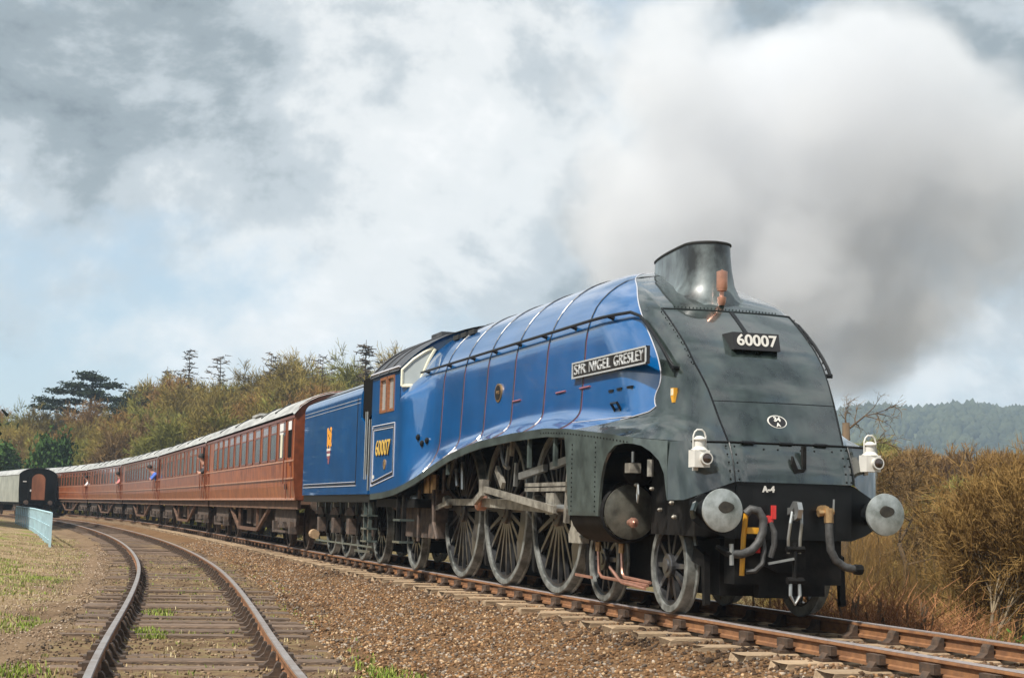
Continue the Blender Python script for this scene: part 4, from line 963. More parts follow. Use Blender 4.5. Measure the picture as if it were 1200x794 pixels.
def headlamp(x, y, z, label):
    r = empty('headlamp', (x, y, z), label=label, cat='lamp', group='white lamps on the locomotive front')
    b = MB(); b.box2((-.075,-.08,0), (.075,.08,.165)); b.lathe([(.165,.085),(.19,.06),(.20,.052),(.255,.052),(.265,.066),(.275,.066),(.30,.03),(.305,.0001)], (0,0,0), 'Z', 16); b.build('lamp_body', MT['white'], r)
    MB().tube([(0,-.065,.17),(0,-.065,.30),(0,-.05,.34),(0,-.025,.362),(0,.025,.362),(0,.05,.34),(0,.065,.30),(0,.065,.17)], .009, 6).build('handle', MT['white'], r)
    l = MB(); l.lathe([(0,.052),(.05,.056),(.055,.060),(.062,.060),(.062,.048)], (.07,.025,.085), 'X', 20); l.build('lens_ring', MT['white'], r, smooth=True)
    l = MB(); l.lathe([(0,.048),(.012,.035),(.018,.0001)], (.125,.025,.085), 'X', 20); l.build('lens', MT['lens'], r, smooth=True)
    MB().box2((-.12,-.02,-.03), (-.07,.02,.12)).build('lamp_bracket', MT['white'], r)
headlamp(1.14, -.985, 1.462, 'white oil headlamp above the near buffer with a green fairing behind it')
headlamp(1.14, .868, 1.475, 'white oil headlamp above the far buffer, seen against brown scrub')

# ------------------------------------------------------------------ tender
def build_tender():
    # local frame: x=0 at the leading axle, placed on the curve as a chord
    xs = [0, -1.60, -3.20, -4.88]
    a = tmain(-13.68); b = tmain(-18.56); ang = atan2(a[1]-b[1], a[0]-b[0])
    T = empty('locomotive_tender', (a[0], a[1], 0), ang, label='blue coal tender with a lion and wheel emblem behind the cab', cat='tender')
    X0, X1 = .47, -5.72; Y = 1.335
    prof = [(Y,1.24),(Y,3.02)] + [(Y-.30*(1-cos(t)), 3.02+.24*sin(t)) for t in np.linspace(.12, pi/2*.72, 7)] 
    top = prof[-1]
    for sgn in (-1, 1):
        MB().grid([[(X0, sgn*y, z) for y, z in prof], [(X1, sgn*y, z) for y, z in prof]]).build('tender_side', MT['blue'], T, smooth=True)
        # turned-in coal plate, a little darker
        pr = [top] + [(top[0]-.10-.14*k, top[1]+.075*k+.03) for k in (1, 2, 3)]
        MB().grid([[(X0-.05, sgn*y, z) for y, z in pr], [(X1+.05, sgn*y, z) for y, z in pr]]).build('coal_plate', MT['tendertop'], T, smooth=True)
        MB().tube([(X0, sgn*(top[0]+.004), top[1]), (X1, sgn*(top[0]+.004), top[1])], .016, 5).build('beading', MT['black'], T)
        for d, r, mt_ in ((0,.010,'lining'),(.035,.014,'plateblack'),(.068,.008,'lining')):
            q = [(X0-.28-d,1.40+d),(X1+.10+d,1.40+d)]; MB().tube([(x, sgn*(Y+.002), z) for x, z in q], r, 4).build('lining', MT[mt_], T)
        MB().tube([(X0-.30, sgn*(Y+.002), 1.40), (X0-.30, sgn*(Y+.002), 3.0)], .012, 4).build('lining', MT['plateblack'], T)
        for z in (2.90, 2.97): MB().tube([(X0-.05, sgn*(Y+.001), z), (X1+.05, sgn*(Y+.001), z)], .006, 4).build('beading', MT['lining'], T)
    for x in (X0, X1):
        poly = [(Y,1.24),(Y,3.02)]+prof[2:]; poly = [(y, z) for y, z in poly]; poly = poly+[(-y, z) for y, z in poly[::-1]]
        MB().prism(poly, 'X', x-.02 if x > 0 else x, x if x > 0 else x+.02).build('tender_end', MT['blue'] if x > 0 else MT['black'], T)
    c = MB(); c.grid([[(X0-.3-6.3*i/24, -.85+1.7*j/10, 3.30+.16*sin(i*1.7+j)*cos(j*2.1+i*.6)+.12*(1-abs(j-5)/5)) for j in range(11)] for i in range(25)]); c.build('coal', MT['coal'], T)
    # curved front rear-cab screen, doors and canvas
    MB().prism([(X0,1.24),(X0+.80,1.24),(X0+.80,1.55),(X0+.42,1.62),(X0+.36,2.3),(X0+.28,2.52),(X0,2.62)], 'Y', -Y+.03, -Y).build('tender_front_wing', MT['blue'], T)
    MB().prism([(X0+.02,2.62),(X0+.45,2.55),(X0+1.2,2.75),(X0+1.2,3.36),(X0-.06,3.30)], 'Y', -1.30, -1.24).build('storm_sheet', MT['interior'], T)
    MB().box2((X0+.3,-1.22,1.2), (X0+.95,1.22,3.2)).build('gangway_screen', MT['interior'], T)
    for x in (X0+.52, X0+.66): MB().tube([(x,-1.345,1.5),(x,-1.345,2.7)], .017, 6).build('grab_rail', MT['steel'], T)
    # emblem: lion above a wheel, flat transfer colours
    y0 = -Y-.004; ex, ez = -2.67, 2.22
    lion = [(1.3*p, q) for p, q in [(-.17,-.02),(-.17,.20),(-.20,.34),(-.12,.36),(-.08,.30),(.02,.30),(.06,.36),(.16,.36),(.19,.30),(.16,.24),(.20,.22),(.17,.06),(.20,-.02),(.12,-.02),(.10,.06),(-.06,.06),(-.08,-.02)]]
    em = MB().prism([(ex+p, ez+q) for p, q in lion], 'Y', y0, y0+.004).build('emblem_lion', MT['orange'], T)
    for p, q in ((.10,.29), (-.06,.20), (.06,.14)): MB().lathe([(0,.028),(-.003,.028),(-.003,.0001)], (ex+p, y0, ez+q), 'Y', 10).build('emblem_mark', MT['plateblack'], em)
    b = MB(); b.lathe([(0,.17),(-.003,.17),(-.003,.11),(0,.11)], (ex, y0, ez-.10), 'Y', 28); b.build('emblem_wheel', MT['orange'], T)
    for k, (z, mt_) in enumerate(((-.085,'white'),(-.135,'redlining'),(-.185,'white'),(-.235,'redlining'))): MB().prism([(ex-.20+.02*k,ez+z-.024),(ex+.20-.02*k,ez+z-.024),(ex+.20-.02*k,ez+z+.024),(ex-.20+.02*k,ez+z+.024)], 'Y', y0-.006, y0-.001).build('emblem_band', MT[mt_], T)
    MB().prism([(ex-.06,ez-.37),(ex+.06,ez-.37),(ex+.10,ez-.27),(ex-.10,ez-.27)], 'Y', y0, y0+.003).build('emblem_base', MT['redlining'], T)
    # running gear
    MB().prism([(X0+.8,1.238),(X0+.8,1.10),(X1,1.10),(X1,1.238)], 'Y', -1.30, 1.30).build('footplate', MT['black'], T)
    wm = wheel_meshes('tender_wheel', .635, 10, False, .14); place_wheels(T, 'tender_wheel', wm, xs, .635)
    fr = [(X0,1.12),(X0,.78)]
    for x in xs: fr += [(x+.42,.72),(x+.30,.46),(x+.16,.46),(x+.16,.86),(x-.16,.86),(x-.16,.46),(x-.30,.46),(x-.42,.72)]
    fr += [(X1,.78),(X1,1.12)]
    for sgn in (-1, 1):
        MB().prism(fr, 'Y', sgn*.93, sgn*.97).build('outside_frame', MT['grime'], T)
        for x in xs:
            MB().box((x, sgn*1.03, .64), (.26,.16,.30)).build('axlebox', MT['bogie'], T)
            sp = MB()
            for k in range(6): sp.box((x, sgn*1.04, .86+.028*k), (1.0-.14*k,.09,.024))
            sp.build('leaf_spring', MT['bogie'], T)
            for d in (-.48, .48): MB().bar((x+d, sgn*1.04, .86), (x+d*1.05, sgn*1.04, 1.12), .04).build('spring_hanger', MT['greyframe'], T)
            MB().box((x, sgn*1.06, 1.06), (.10,.10,.12)).build('spring_bracket', MT['steel'] if sgn < 0 else MT['bogie'], T)
    MB().box2((X1,-.55,.22), (X0+.3,.55,1.1)).build('well_tank', MT['interior'], T)  # tank drawn low and near black to paint shade under the tender
    MB().bar((.55,-1.06,.30), (-5.2,-1.06,.30), .03, .035).build('brake_rod', MT['greyframe'], T)
    MB().bar((.9,-1.15,.22), (-.5,-1.15,.21), .06, .05).build('step_plate', MT['greyframe'], T)
    for x in (.75, 1.15): MB().box2((x-.03,-1.28,.38), (x+.03,-1.22,1.15)).build('step_hanger', MT['greyframe'], T)
    for z in (.40, .62, .85): MB().box2((.70,-1.32,z), (1.20,-1.12,z+.03)).build('tender_step', MT['greyframe'], T)
    MB().lathe([(0,.10),(.24,.10)], (-5.5,-1.1,.42), 'X', 12, cap=True).build('air_tank', MT['airtank'], T)
    return T
build_tender()

# ------------------------------------------------------------------ teak coaches
CL, CW, CB0, CB1 = 18.75, 1.40, 1.14, 3.04     # body length, half width, floor edge, cornice
def roof_z(y): return CB1+.60*max(0, 1-(abs(y)/1.46)**2.6)**.75
def coach_meshes():
    D = {}
    h = CL/2
    # body shell: sides with slight tumblehome below the waist
    pr = [(-1.33,CB0),(-1.38,1.45),(-CW,1.95),(-CW,CB1)]; b = MB()
    b.grid([[(h,y,z) for y, z in pr], [(-h,y,z) for y, z in pr]]); b.grid([[(-h,-y,z) for y, z in pr], [(h,-y,z) for y, z in pr]])
    D['coach_side'] = b.mesh('coach_side', MT['teak'])
    b = MB(); poly = [(y, z) for y, z in pr]+[(y, roof_z(y)-.01) for y in np.linspace(-1.3, 1.3, 11)]+[(-y, z) for y, z in pr[::-1]]
    b.prism(poly, 'X', h-.02, h); D['coach_end'] = b.mesh('coach_end', MT['teakdark'])
    b = MB(); ys = np.linspace(-1.44, 1.44, 17)
    b.grid([[(x, y, roof_z(y)-(.05 if abs(x) > h else 0)) for y in ys] for x in (-h-.05, -h+.15, 0, h-.15, h+.05)]); D['roof'] = b.mesh('roof', MT['coachroof'], True, radians(60))
    b = MB()
    for z, t, mt_ in ((2.02,.022,0),(1.62,.018,0)):
        b.box((0,-CW-.006,z), (CL,.02,t*1.6))
    D['moulding'] = b.mesh('moulding', MT['teakpale'])
    b = MB(); b.box((0,-CW-.004,3.005), (CL,.03,.06)); D['cornice'] = b.mesh('cornice', MT['teakdark'])
    b = MB(); b.box((0,-1.34,CB0+.02), (CL,.05,.05)); D['sill_board'] = b.mesh('sill_board', MT['teakpale'])
    b = MB(); b.prism([(-1.26,1.13),(-1.26,.93),(-1.18,.93),(-1.18,1.13)], 'X', -h+.1, h-.1); b.prism([(1.26,1.13),(1.26,.93),(1.18,.93),(1.18,1.13)], 'X', -h+.1, h-.1); b.box((0,0,1.08), (CL,2.4,.08)); D['solebar'] = b.mesh('solebar', MT['underframe'])
    b = MB()
    for y in (-1.15,):
        b.bar((4.2,y,.95), (2.0,y,.36), .07, .09); b.bar((-4.2,y,.95), (-2.0,y,.36), .07, .09); b.bar((2.05,y,.36), (-2.05,y,.36), .07, .09); b.bar((1.9,y,.36), (1.9,y,.95), .06); b.bar((-1.9,y,.36), (-1.9,y,.95), .06)
    D['truss_rod'] = b.mesh('truss_rod', MT['underframe'])
    b = MB(); b.box((.6,-.7,.68), (1.5,.55,.48)); b.box((-1.0,-.75,.70), (.9,.5,.42)); D['battery_box'] = b.mesh('battery_box', MT['bogie'])
    b = MB(); b.prism([(-1.75,.78),(-1.55,.92),(1.55,.92),(1.75,.78),(1.6,.52),(1.05,.60),(.5,.46),(-.5,.46),(-1.05,.60),(-1.6,.52)], 'Y', -1.12, -1.04); b.prism([(-1.75,.78),(1.75,.78),(1.6,.52),(-1.6,.52)], 'Y', 1.04, 1.12); b.box((0,0,.70), (.4,2.1,.3))
    for x in (-1.3, 1.3): b.box((x,-1.14,.50), (.26,.16,.28)); 
    for k in range(5): b.box((0,-1.16,.50+.03*k), (1.1-.15*k,.10,.026))
    b.box((0,-1.22,.40), (1.9,.08,.05)); b.box((0,0,.45), (2.6,1.4,.25)); D['bogie'] = b.mesh('bogie', MT['bogie'])
    b = MB(); b.lathe([(-.06,.46),(-.065,.525),(.03,.53),(.04,.555),(.06,.555),(.06,.46)], (0,0,0), 'Y', 24); b.lathe([(-.02,.47),(-.03,.15),(-.07,.12),(-.07,.0001)], (0,0,0), 'Y', 24); D['wheel'] = b.mesh('wheel', MT['bogie'], True, radians(30))
    def win(w, top=True):
        b = MB(); z0, z1 = 2.06, 2.96; y = -CW
        for p, q in (((-w/2,z0),(w/2,z0+.045)), ((-w/2,z1-.04),(w/2,z1)), ((-w/2,z0),(-w/2+.05,z1)), ((w/2-.05,z0),(w/2,z1))): b.box2((p[0],y-.018,p[1]), (q[0],y+.012,q[1]))
        if top: b.box2((-w/2,y-.016,2.70), (w/2,y+.012,2.74))
        return b.mesh('window', MT['teakdark'])
    D['win'] = win(1.02); D['winn'] = win(.60, False)
    D['pane'] = MB().box2((-.46,-CW-.010,2.10), (.46,-CW-.002,2.70)).mesh('pane', MT['coachglass'])
    D['top'] = MB().box2((-.46,-CW-.010,2.74), (.46,-CW-.002,2.93)).mesh('toplight', MT['coachtop'])
    D['panen'] = MB().box2((-.25,-CW-.010,2.10), (.25,-CW-.002,2.93)).mesh('pane', MT['coachglass'])
    D['open'] = MB().box2((-.25,-CW-.010,2.10), (.25,-CW-.002,2.93)).mesh('open_droplight', MT['interior'])
    b = MB()
    for x in (-.36, .36): b.box((x,-CW-.008,2.06), (.03,.02,1.78))
    b.box((.28,-CW-.02,1.95), (.05,.05,.10)); D['door'] = b.mesh('door_frame', MT['teakdark'])
    b = MB(); b.tube([(0,-CW-.06,1.5),(0,-CW-.06,2.6)], .016, 5); D['grab'] = b.mesh('grab_rail', MT['teakdark'])
    b = MB(); b.prism([(-.75,1.15),(.75,1.15),(.75,3.0),(.6,3.22),(-.6,3.22),(-.75,3.0)], 'X', 0, .30); D['gang'] = b.mesh('gangway', MT['interior'])
    b = MB(); b.add([(-.16,-1.30,roof_z(1.30)+.03),(.10,-1.30,roof_z(1.30)+.03),(.16,-.95,roof_z(.95)+.05),(-.10,-.95,roof_z(.95)+.05),(-.16,-1.30,roof_z(1.30)-.02),(.10,-1.30,roof_z(1.30)-.02),(.16,-.95,roof_z(.95)-.02),(-.10,-.95,roof_z(.95)-.02)],[(0,1,2,3),(7,6,5,4),(0,4,5,1),(1,5,6,2),(2,6,7,3),(3,7,4,0)]); D['vent'] = b.mesh('roof_vent', MT['soot'])
    b = MB(); b.lathe([(0,.13),(.12,.11),(.45,.075),(.46,.17),(.50,.17),(.505,.0001)], (0,0,0), 'X', 14); D['buf'] = b.mesh('buffer', MT['bogie'], True, radians(40))
    b = MB(); b.box((0,-CW-.012,2.5), (.0,.0,.0)); 
    return D
MT['coachtop'] = mat('toplight_glass', (.20, .12, .09), .15, 0, .4, col2=(.09, .055, .042), vscale=.8, rand=.3)
CD = None
def make_coach(sc, label, layout, vents, end_marks=False):
    """sc: track position of the coach centre; layout: list of (x, kind)"""
    a = tmain(sc+6.6); b = tmain(sc-6.6); ang = atan2(a[1]-b[1], a[0]-b[0])
    r = empty('railway_coach', ((a[0]+b[0])/2, (a[1]+b[1])/2, 0), ang, label=label, cat='railway coach', group='teak coaches of the train')
    for k in ('coach_side','coach_end','roof','moulding','cornice','sill_board','solebar','truss_rod','battery_box'): link(k, CD[k], r)
    for k, yy in (('coach_end', 0), ('truss_rod', 0)): o_ = link(k, CD[k], r); o_.rotation_euler = (0, 0, pi)
    for s in (-1, 1):
        g = link('gangway', CD['gang'], r); g.location = (s*CL/2-(.30 if s < 0 else 0), 0, 0)
        bo = link('bogie', CD['bogie'], r); bo.location = (s*6.6, 0, 0)
        for x in (-1.3, 1.3):
            for y in (-.745, .745):
                w = link('wheel', CD['wheel'], bo); w.location = (x, y, .53); w.rotation_euler = (0, 0, 0 if y < 0 else pi)
        for y in (-.87, .87):
            f = link('buffer', CD['buf'], r); f.location = (s*(CL/2-.1), y, 1.05); f.rotation_euler = (0, 0, 0 if s > 0 else pi)
    for x, kind in layout:
        if kind in ('door', 'open'):
            d = link('door', CD['door'], r); d.location = (x, 0, 0); p = link('pane' if kind == 'door' else 'open_droplight', CD['panen'] if kind == 'door' else CD['open'], d)
            g = link('grab_rail', CD['grab'], r); g.location = (x-.48, 0, 0)
        else:
            w = link('window', CD['win' if kind == 'w' else 'winn'], r); w.location = (x, 0, 0); link('pane', CD['pane' if kind == 'w' else 'panen'], w)
            if kind == 'w': link('toplight', CD['top'], w)
    for x in vents: v = link('roof_vent', CD['vent'], r); v.location = (x, 0, 0)
    return r
CD = coach_meshes()
LAY_A = [(8.75,'open')]+[(7.6-1.42*i, 'w') for i in range(11)]+[(-8.75,'door')]
LAY_B = [(8.75,'open')]+[(7.55-1.5*i, 'w' if i % 3 else 'n') for i in range(11)]+[(-8.75,'open')]
LAY_C = [(8.7,'door')]+[(7.7-1.29*i, 'w') for i in range(12)]+[(-8.7,'door')]
S1, PITCH = -19.89, 19.12
COACHES = []
for i, (lab, lay, vs) in enumerate((
    ('varnished teak coach coupled directly behind the blue tender', LAY_A, (5.6,3.1,-2.5,-6.5)),
    ('teak coach second behind the tender, a face at its leading door', LAY_B, (6,2,-2,-6)),
    ('teak coach third behind the tender, a person in blue leaning out', LAY_C, (6.5,3,-1,-4,-7)),
    ('teak coach fourth behind the tender, with stained lower panels', LAY_B, (6,3,0,-3,-6)),
    ('teak coach fifth behind the tender, partly hidden by the parked coach', LAY_A, (6,2,-2,-6)),
    ('teak coach at the tail of the train beyond the parked coach', LAY_C, (6,2,-2,-6)))):
    COACHES.append(make_coach(S1-PITCH*(i+.5)-.25, lab, lay, vs))
# white notices in the leading windows of the first coach, a pale roof hatch
c0 = COACHES[0]
MB().box2((8.52,-CW-.016,2.72), (8.98,-CW-.012,2.92)).build('window_label', MT['pale'], c0)
MB().box2((7.2,-CW-.016,2.66), (7.75,-CW-.012,2.92)).build('window_label', MT['pale'], c0)
MB().box2((7.35,-CW-.016,2.12), (7.65,-CW-.012,2.66)).build('curtain', MT['cream'], c0)
MB().box((1.4,-1.12,roof_z(1.12)+.02), (1.6,.22,.06)).build('roof_board', MT['coachroof'], c0)
MB().box2((8.2,-CW-.014,1.38), (8.4,-CW+.03,1.50)).build('lamp_socket', MT['soot'], c0)

# ------------------------------------------------------------------ parked coach on the far siding
def parked_coach():
    s = -119.5; x, y, a = tleft(s); e = tleft(s-9); f = tleft(s+9); ang = atan2(f[1]-e[1], f[0]-e[0])
    r = empty('parked_coach', (x, y, LZ), ang, label='grey sided parked coach with a black end and brown gangway door', cat='railway coach')
    h = 9.3; pr = [(-1.33,1.05),(-1.38,1.9),(-1.38,3.12)]
    b = MB(); b.grid([[(h,p,z) for p, z in pr], [(-h,p,z) for p, z in pr]]); b.grid([[(-h,-p,z) for p, z in pr], [(h,-p,z) for p, z in pr]]); b.build('coach_side', MT['parkedside'], r)
    poly = pr+[(p, roof_z(p)-.05) for p in np.linspace(-1.3, 1.3, 15)]+[(-p, z) for p, z in pr[::-1]]
    MB().prism(poly, 'X', h-.03, h).build('coach_end', MT['interior'], r); MB().prism(poly, 'X', -h, -h+.03).build('coach_end', MT['interior'], r)
    MB().grid([[(q, p, roof_z(p)-.03) for p in np.linspace(-1.42, 1.42, 15)] for q in (-h, 0, h-.05)]).build('roof', MT['coachroof'], r, smooth=True)
    arch = [(-.48,1.25),(.48,1.25),(.48,2.75)]+[(.48*cos(t), 2.75+.42*sin(t)) for t in np.linspace(.2, pi-.2, 9)]+[(-.48,2.75)]
    gang = [(p*1.45, 1.1+(z-1.1)*1.04) for p, z in arch]; MB().prism(gang, 'X', h, h+.22).build('gangway', MT['interior'], r); MB().prism(arch, 'X', h+.05, h+.235).build('gangway_door', MT['doorwood'], r)
    bm = CD['buf']
    for p in (-.87, .87):
        o = link('buffer', bm, r); o.location = (h, p, 1.05)
    MB().box2((h+.01,-.60,1.85), (h+.24,-.5,2.0)).build('electric_socket', MT['pale'], r)
    MB().box2((h,-1.1,2.55), (h+.03,-.85,2.62)).build('end_plate', MT['pale'], r)
    MB().box((0,0,1.0), (2*h,2.5,.22)).build('solebar', MT['interior'], r)
    for q in (-6.4, 6.4):
        o = link('bogie', CD['bogie'], r); o.location = (q, 0, 0)
        for u in (-1.3, 1.3):
            for p in (-.745, .745): w = link('wheel', CD['wheel'], o); w.location = (u, p, .53)
    for q in np.arange(-7.5, 8, 2.1): MB().box2((q-.45,-1.39,2.1), (q+.45,-1.375,2.95)).build('sheeted_window', MT['parkedside'], r)
parked_coach()

# ------------------------------------------------------------------ people leaning from the coach windows
def person(coach, x, lean, jacket, label, arm=True, low=0.0):
    """upper body leaning out of a droplight; one skinned body plus hair and jacket"""
    base = coach.matrix_basis if False else Matrix.Translation(coach.location) @ Matrix.Rotation(coach.rotation_euler.z, 4, 'Z')
    root = empty('person', base @ Vector((x, -1.1, 1.2)), coach.rotation_euler.z, label=label, cat='person', group='people leaning from the coach windows')
    def skin(name, chain, mat_, parent):
        me = bpy.data.meshes.new(name); V = []; E = []; R = []
        for c in chain:
            for i, (p, r) in enumerate(c):
                if i == 0 and any((Vector(p)-Vector(q)).length < 1e-6 for q in V):
                    prev = [k for k, q in enumerate(V) if (Vector(p)-Vector(q)).length < 1e-6][0]; continue
                V.append(p); R.append(r)
                if i > 0 or len(V) == 1: 
                    if i > 0: E.append((prev, len(V)-1))
                prev = len(V)-1
        me.from_pydata(V, E, []); o = link(name, me, parent); m = o.modifiers.new('skin', 'SKIN'); m.use_smooth_shade = True
        for k, r in enumerate(R): me.skin_vertices[0].data[k].radius = (r, r)
        me.skin_vertices[0].data[0].use_root = True
        s = o.modifiers.new('sub', 'SUBSURF'); s.levels = 1; s.render_levels = 2; me.materials.append(mat_); return o
    L = lean
    hip, ch, nk, hd, tp = (0,.15,.2), (0,-.05-L*.4,.95), (0,-.14-L*.7,1.22), (0,-.18-L*.8,1.36), (0,-.20-L*.82,1.47)
    skin('body', [[(hip,.15),((0,.05,.6),.15),(ch,.17),(nk,.065),(hd,.095),(tp,.075)], [(ch,.17),((.20,-.08-L*.5,1.08),.075),((.30,-.20-L*.6,.86),.055),((.20,-.34-L*.3,.84),.045),((.10,-.38-L*.3,.84),.04),((.03,-.39-L*.3,.84),.03)], [(ch,.17),((-.20,-.08-L*.5,1.08),.075),((-.30,-.20-L*.6,.86),.055),((-.20,-.34-L*.3,.86),.045),((-.10,-.39-L*.3,.88),.04),((-.03,-.40-L*.3,.88),.03)]], MT['skin'], root)
    skin('jacket', [[((0,.14,.25),.165),((0,.05,.6),.168),(ch,.19),((0,-.11-L*.6,1.12),.10)], [(ch,.19),((.205,-.08-L*.5,1.08),.09),((.30,-.20-L*.6,.86),.068),((.24,-.30-L*.35,.84),.06)], [(ch,.19),((-.205,-.08-L*.5,1.08),.09),((-.30,-.20-L*.6,.86),.068),((-.24,-.30-L*.35,.85),.06)]], jacket, root)
    b = MB(); b.lathe([(-.02,.112),(.05,.115),(.10,.09),(.135,.04),(.14,.001)], (hd[0], hd[1]+.015, hd[2]+.02), 'Z', 14); b.build('hair', MT['hair'], root, smooth=True)
    f = MB(); f.lathe([(0,.022),(-.03,.014),(-.035,.001)], (hd[0], hd[1]-.09, hd[2]-.01), 'Y', 8); f.build('nose', MT['skin'], root)
    for sx in (-.035, .035): MB().lathe([(0,.014),(-.006,.001)], (sx, hd[1]-.088, hd[2]+.025), 'Y', 6).build('eye', MT['hair'], root)
    MB().box((0, hd[1]-.086, hd[2]-.055), (.05,.01,.012)).build('mouth', MT['red'], root)
person(COACHES[2], 8.7, .55, MT['shirtblue'], 'person with dark hair and blue jacket leaning far out of the third coach', low=0)
person(COACHES[1], 8.75, .28, MT['shirtdark'], 'person in a dark jacket at the leading door of the second coach')
person(COACHES[3], 8.75, .30, MT['shirtpink'], 'person in pink at the leading door of the fourth coach')
person(COACHES[3], -8.75, .30, MT['shirtwhite'], 'person in white at the trailing door of the fourth coach')

# ------------------------------------------------------------------ vegetation
def camdir(px): return YAW-math.atan((px-600)/1883.5)
def at_px(px, D): a = camdir(px); return CAMP[0]+D*cos(a), CAMP[1]+D*sin(a)
def raw_mesh(name, V, F, mats, midx=None):
    V = np.asarray(V, np.float32); F = np.asarray(F, np.int32); k = F.shape[1]; me = bpy.data.meshes.new(name)
    me.vertices.add(len(V)); me.vertices.foreach_set('co', V.ravel()); me.loops.add(F.size); me.loops.foreach_set('vertex_index', F.ravel())
    me.polygons.add(len(F)); me.polygons.foreach_set('loop_start', np.arange(0, F.size, k, dtype=np.int32)); me.update(calc_edges=True)
    for m in mats: me.materials.append(m)
    return me
def quads(P0, P1, w, rng):     # flat strips between point pairs
    d = P1-P0; r = rng.normal(size=d.shape); s = np.cross(d, r); s /= np.linalg.norm(s, axis=1, keepdims=True)+1e-9; s *= np.asarray(w).reshape(-1, 1)/2
    V = np.stack([P0-s, P0+s, P1+s*.5, P1-s*.5], 1).reshape(-1, 3); F = np.arange(len(V)).reshape(-1, 4); return V, F
def skeleton(rng, h, spread, levels, n0, up, r0, fork=.35, trunk=.35, wob=.12):
    segs = []; tips = []
    def grow(p, d, L, r, lev):
        n = 3; q = p
        for i in range(n):
            d2 = d+rng.normal(0, wob, 3); d2[2] += up*.10; d2 /= np.linalg.norm(d2); nq = q+d2*L/n; segs.append((q, nq, r*(1-.25*i/n), r*(1-.25*(i+1)/n), lev)); q = nq; d = d2
            if lev < levels and (lev > 0 or i > 0):
                for _ in range(n0 if i == n-1 else max(1, n0-1)):
                    a = rng.uniform(0, 6.28); t = rng.uniform(.35, .95)*spread; o = np.cross(d, rng.normal(size=3)); o /= np.linalg.norm(o)+1e-9
                    nd = d*cos(t)+o*sin(t); grow(q, nd/np.linalg.norm(nd), L*rng.uniform(.52, .78), r*rng.uniform(.42, .6), lev+1)
        if lev >= levels-1: tips.append((q, d))
    grow(np.array([0., 0, -.3]), np.array([0, 0, 1.]), h*trunk*2.0, r0, 0)
    return segs, tips
def tree_mesh(seed, h, spread, levels, n0, up, r0, twigm, barkm, twig_n=5, twig_l=.9, tw=.03, trunk=.28, wob=.12, cut=.03):
    rng = np.random.default_rng(seed); segs, tips = skeleton(rng, h, spread, levels, n0, up, r0, trunk=trunk, wob=wob)
    b = MB(); thin = []
    for p, q, ra, rb, lev in segs:
        if ra > cut: b.tube([p, q], [ra, max(rb, .008)], 6 if lev == 0 else 4, cap=False)
        else: thin.append((p, q, max(ra*2, tw)))
    P0 = [t[0] for t in thin]; P1 = [t[1] for t in thin]; W = [t[2] for t in thin]
    for q, d in tips:
        for _ in range(twig_n):
            nd = d+rng.normal(0, .55, 3); nd[2] += .25*up; nd /= np.linalg.norm(nd); L = twig_l*rng.uniform(.4, 1.2); e = q+nd*L
            P0.append(q); P1.append(e); W.append(tw)
            for _ in range(2):
                m = q+(e-q)*rng.uniform(.3, .9); n2 = nd+rng.normal(0, .6, 3); n2 /= np.linalg.norm(n2); P0.append(m); P1.append(m+n2*L*.5); W.append(tw*.7)
    V, F = quads(np.array(P0), np.array(P1), np.array(W), rng)
    return b.mesh('trunk', barkm, True, None, normals=False), raw_mesh('crown', V, F, [twigm])
def plant(name, meshes, x, y, sc, label, cat, group=None, rz=None, dz=0.0, sx=1.0):
    r = empty(name, (x, y, float(groundz(x, y))+dz), random.uniform(0, 6.28) if rz is None else rz, label=label, cat=cat, group=group); r.scale = (sc*sx, sc*sx, sc)
    for nm, me in zip(('trunk', 'crown'), meshes): link(nm, me, r)
    return r
TW = {k: leafmat('twigs_'+k, a, b_) for k, a, b_ in (('olive', (.30,.235,.055), (.17,.118,.036)), ('brown', (.235,.148,.058), (.135,.084,.036)), ('russet', (.32,.185,.055), (.18,.10,.036)), ('green', (.29,.275,.06), (.165,.155,.04)), ('pine', (.032,.045,.022), (.014,.021,.012)), ('larch', (.11,.078,.046), (.050,.038,.026)), ('ivy', (.060,.115,.025), (.026,.055,.014)), ('straw', (.32,.195,.062), (.18,.105,.036)), ('rust', (.33,.155,.070), (.18,.082,.040)), ('bush', (.10,.19,.03), (.04,.085,.014)))}
WOOD = [tree_mesh(100+i, 11, 1.0, 4, 3, .8, .16, TW[c], MT['bark'], 7, 1.15, .065, trunk=.22) for i, c in enumerate(('olive', 'brown', 'russet', 'green', 'olive'))]
COP = [tree_mesh(140+i, 7, 1.05, 4, 3, .9, .08, TW[c], MT['bark'], 8, .9, .065, trunk=.16) for i, c in enumerate(('green', 'olive', 'russet'))]
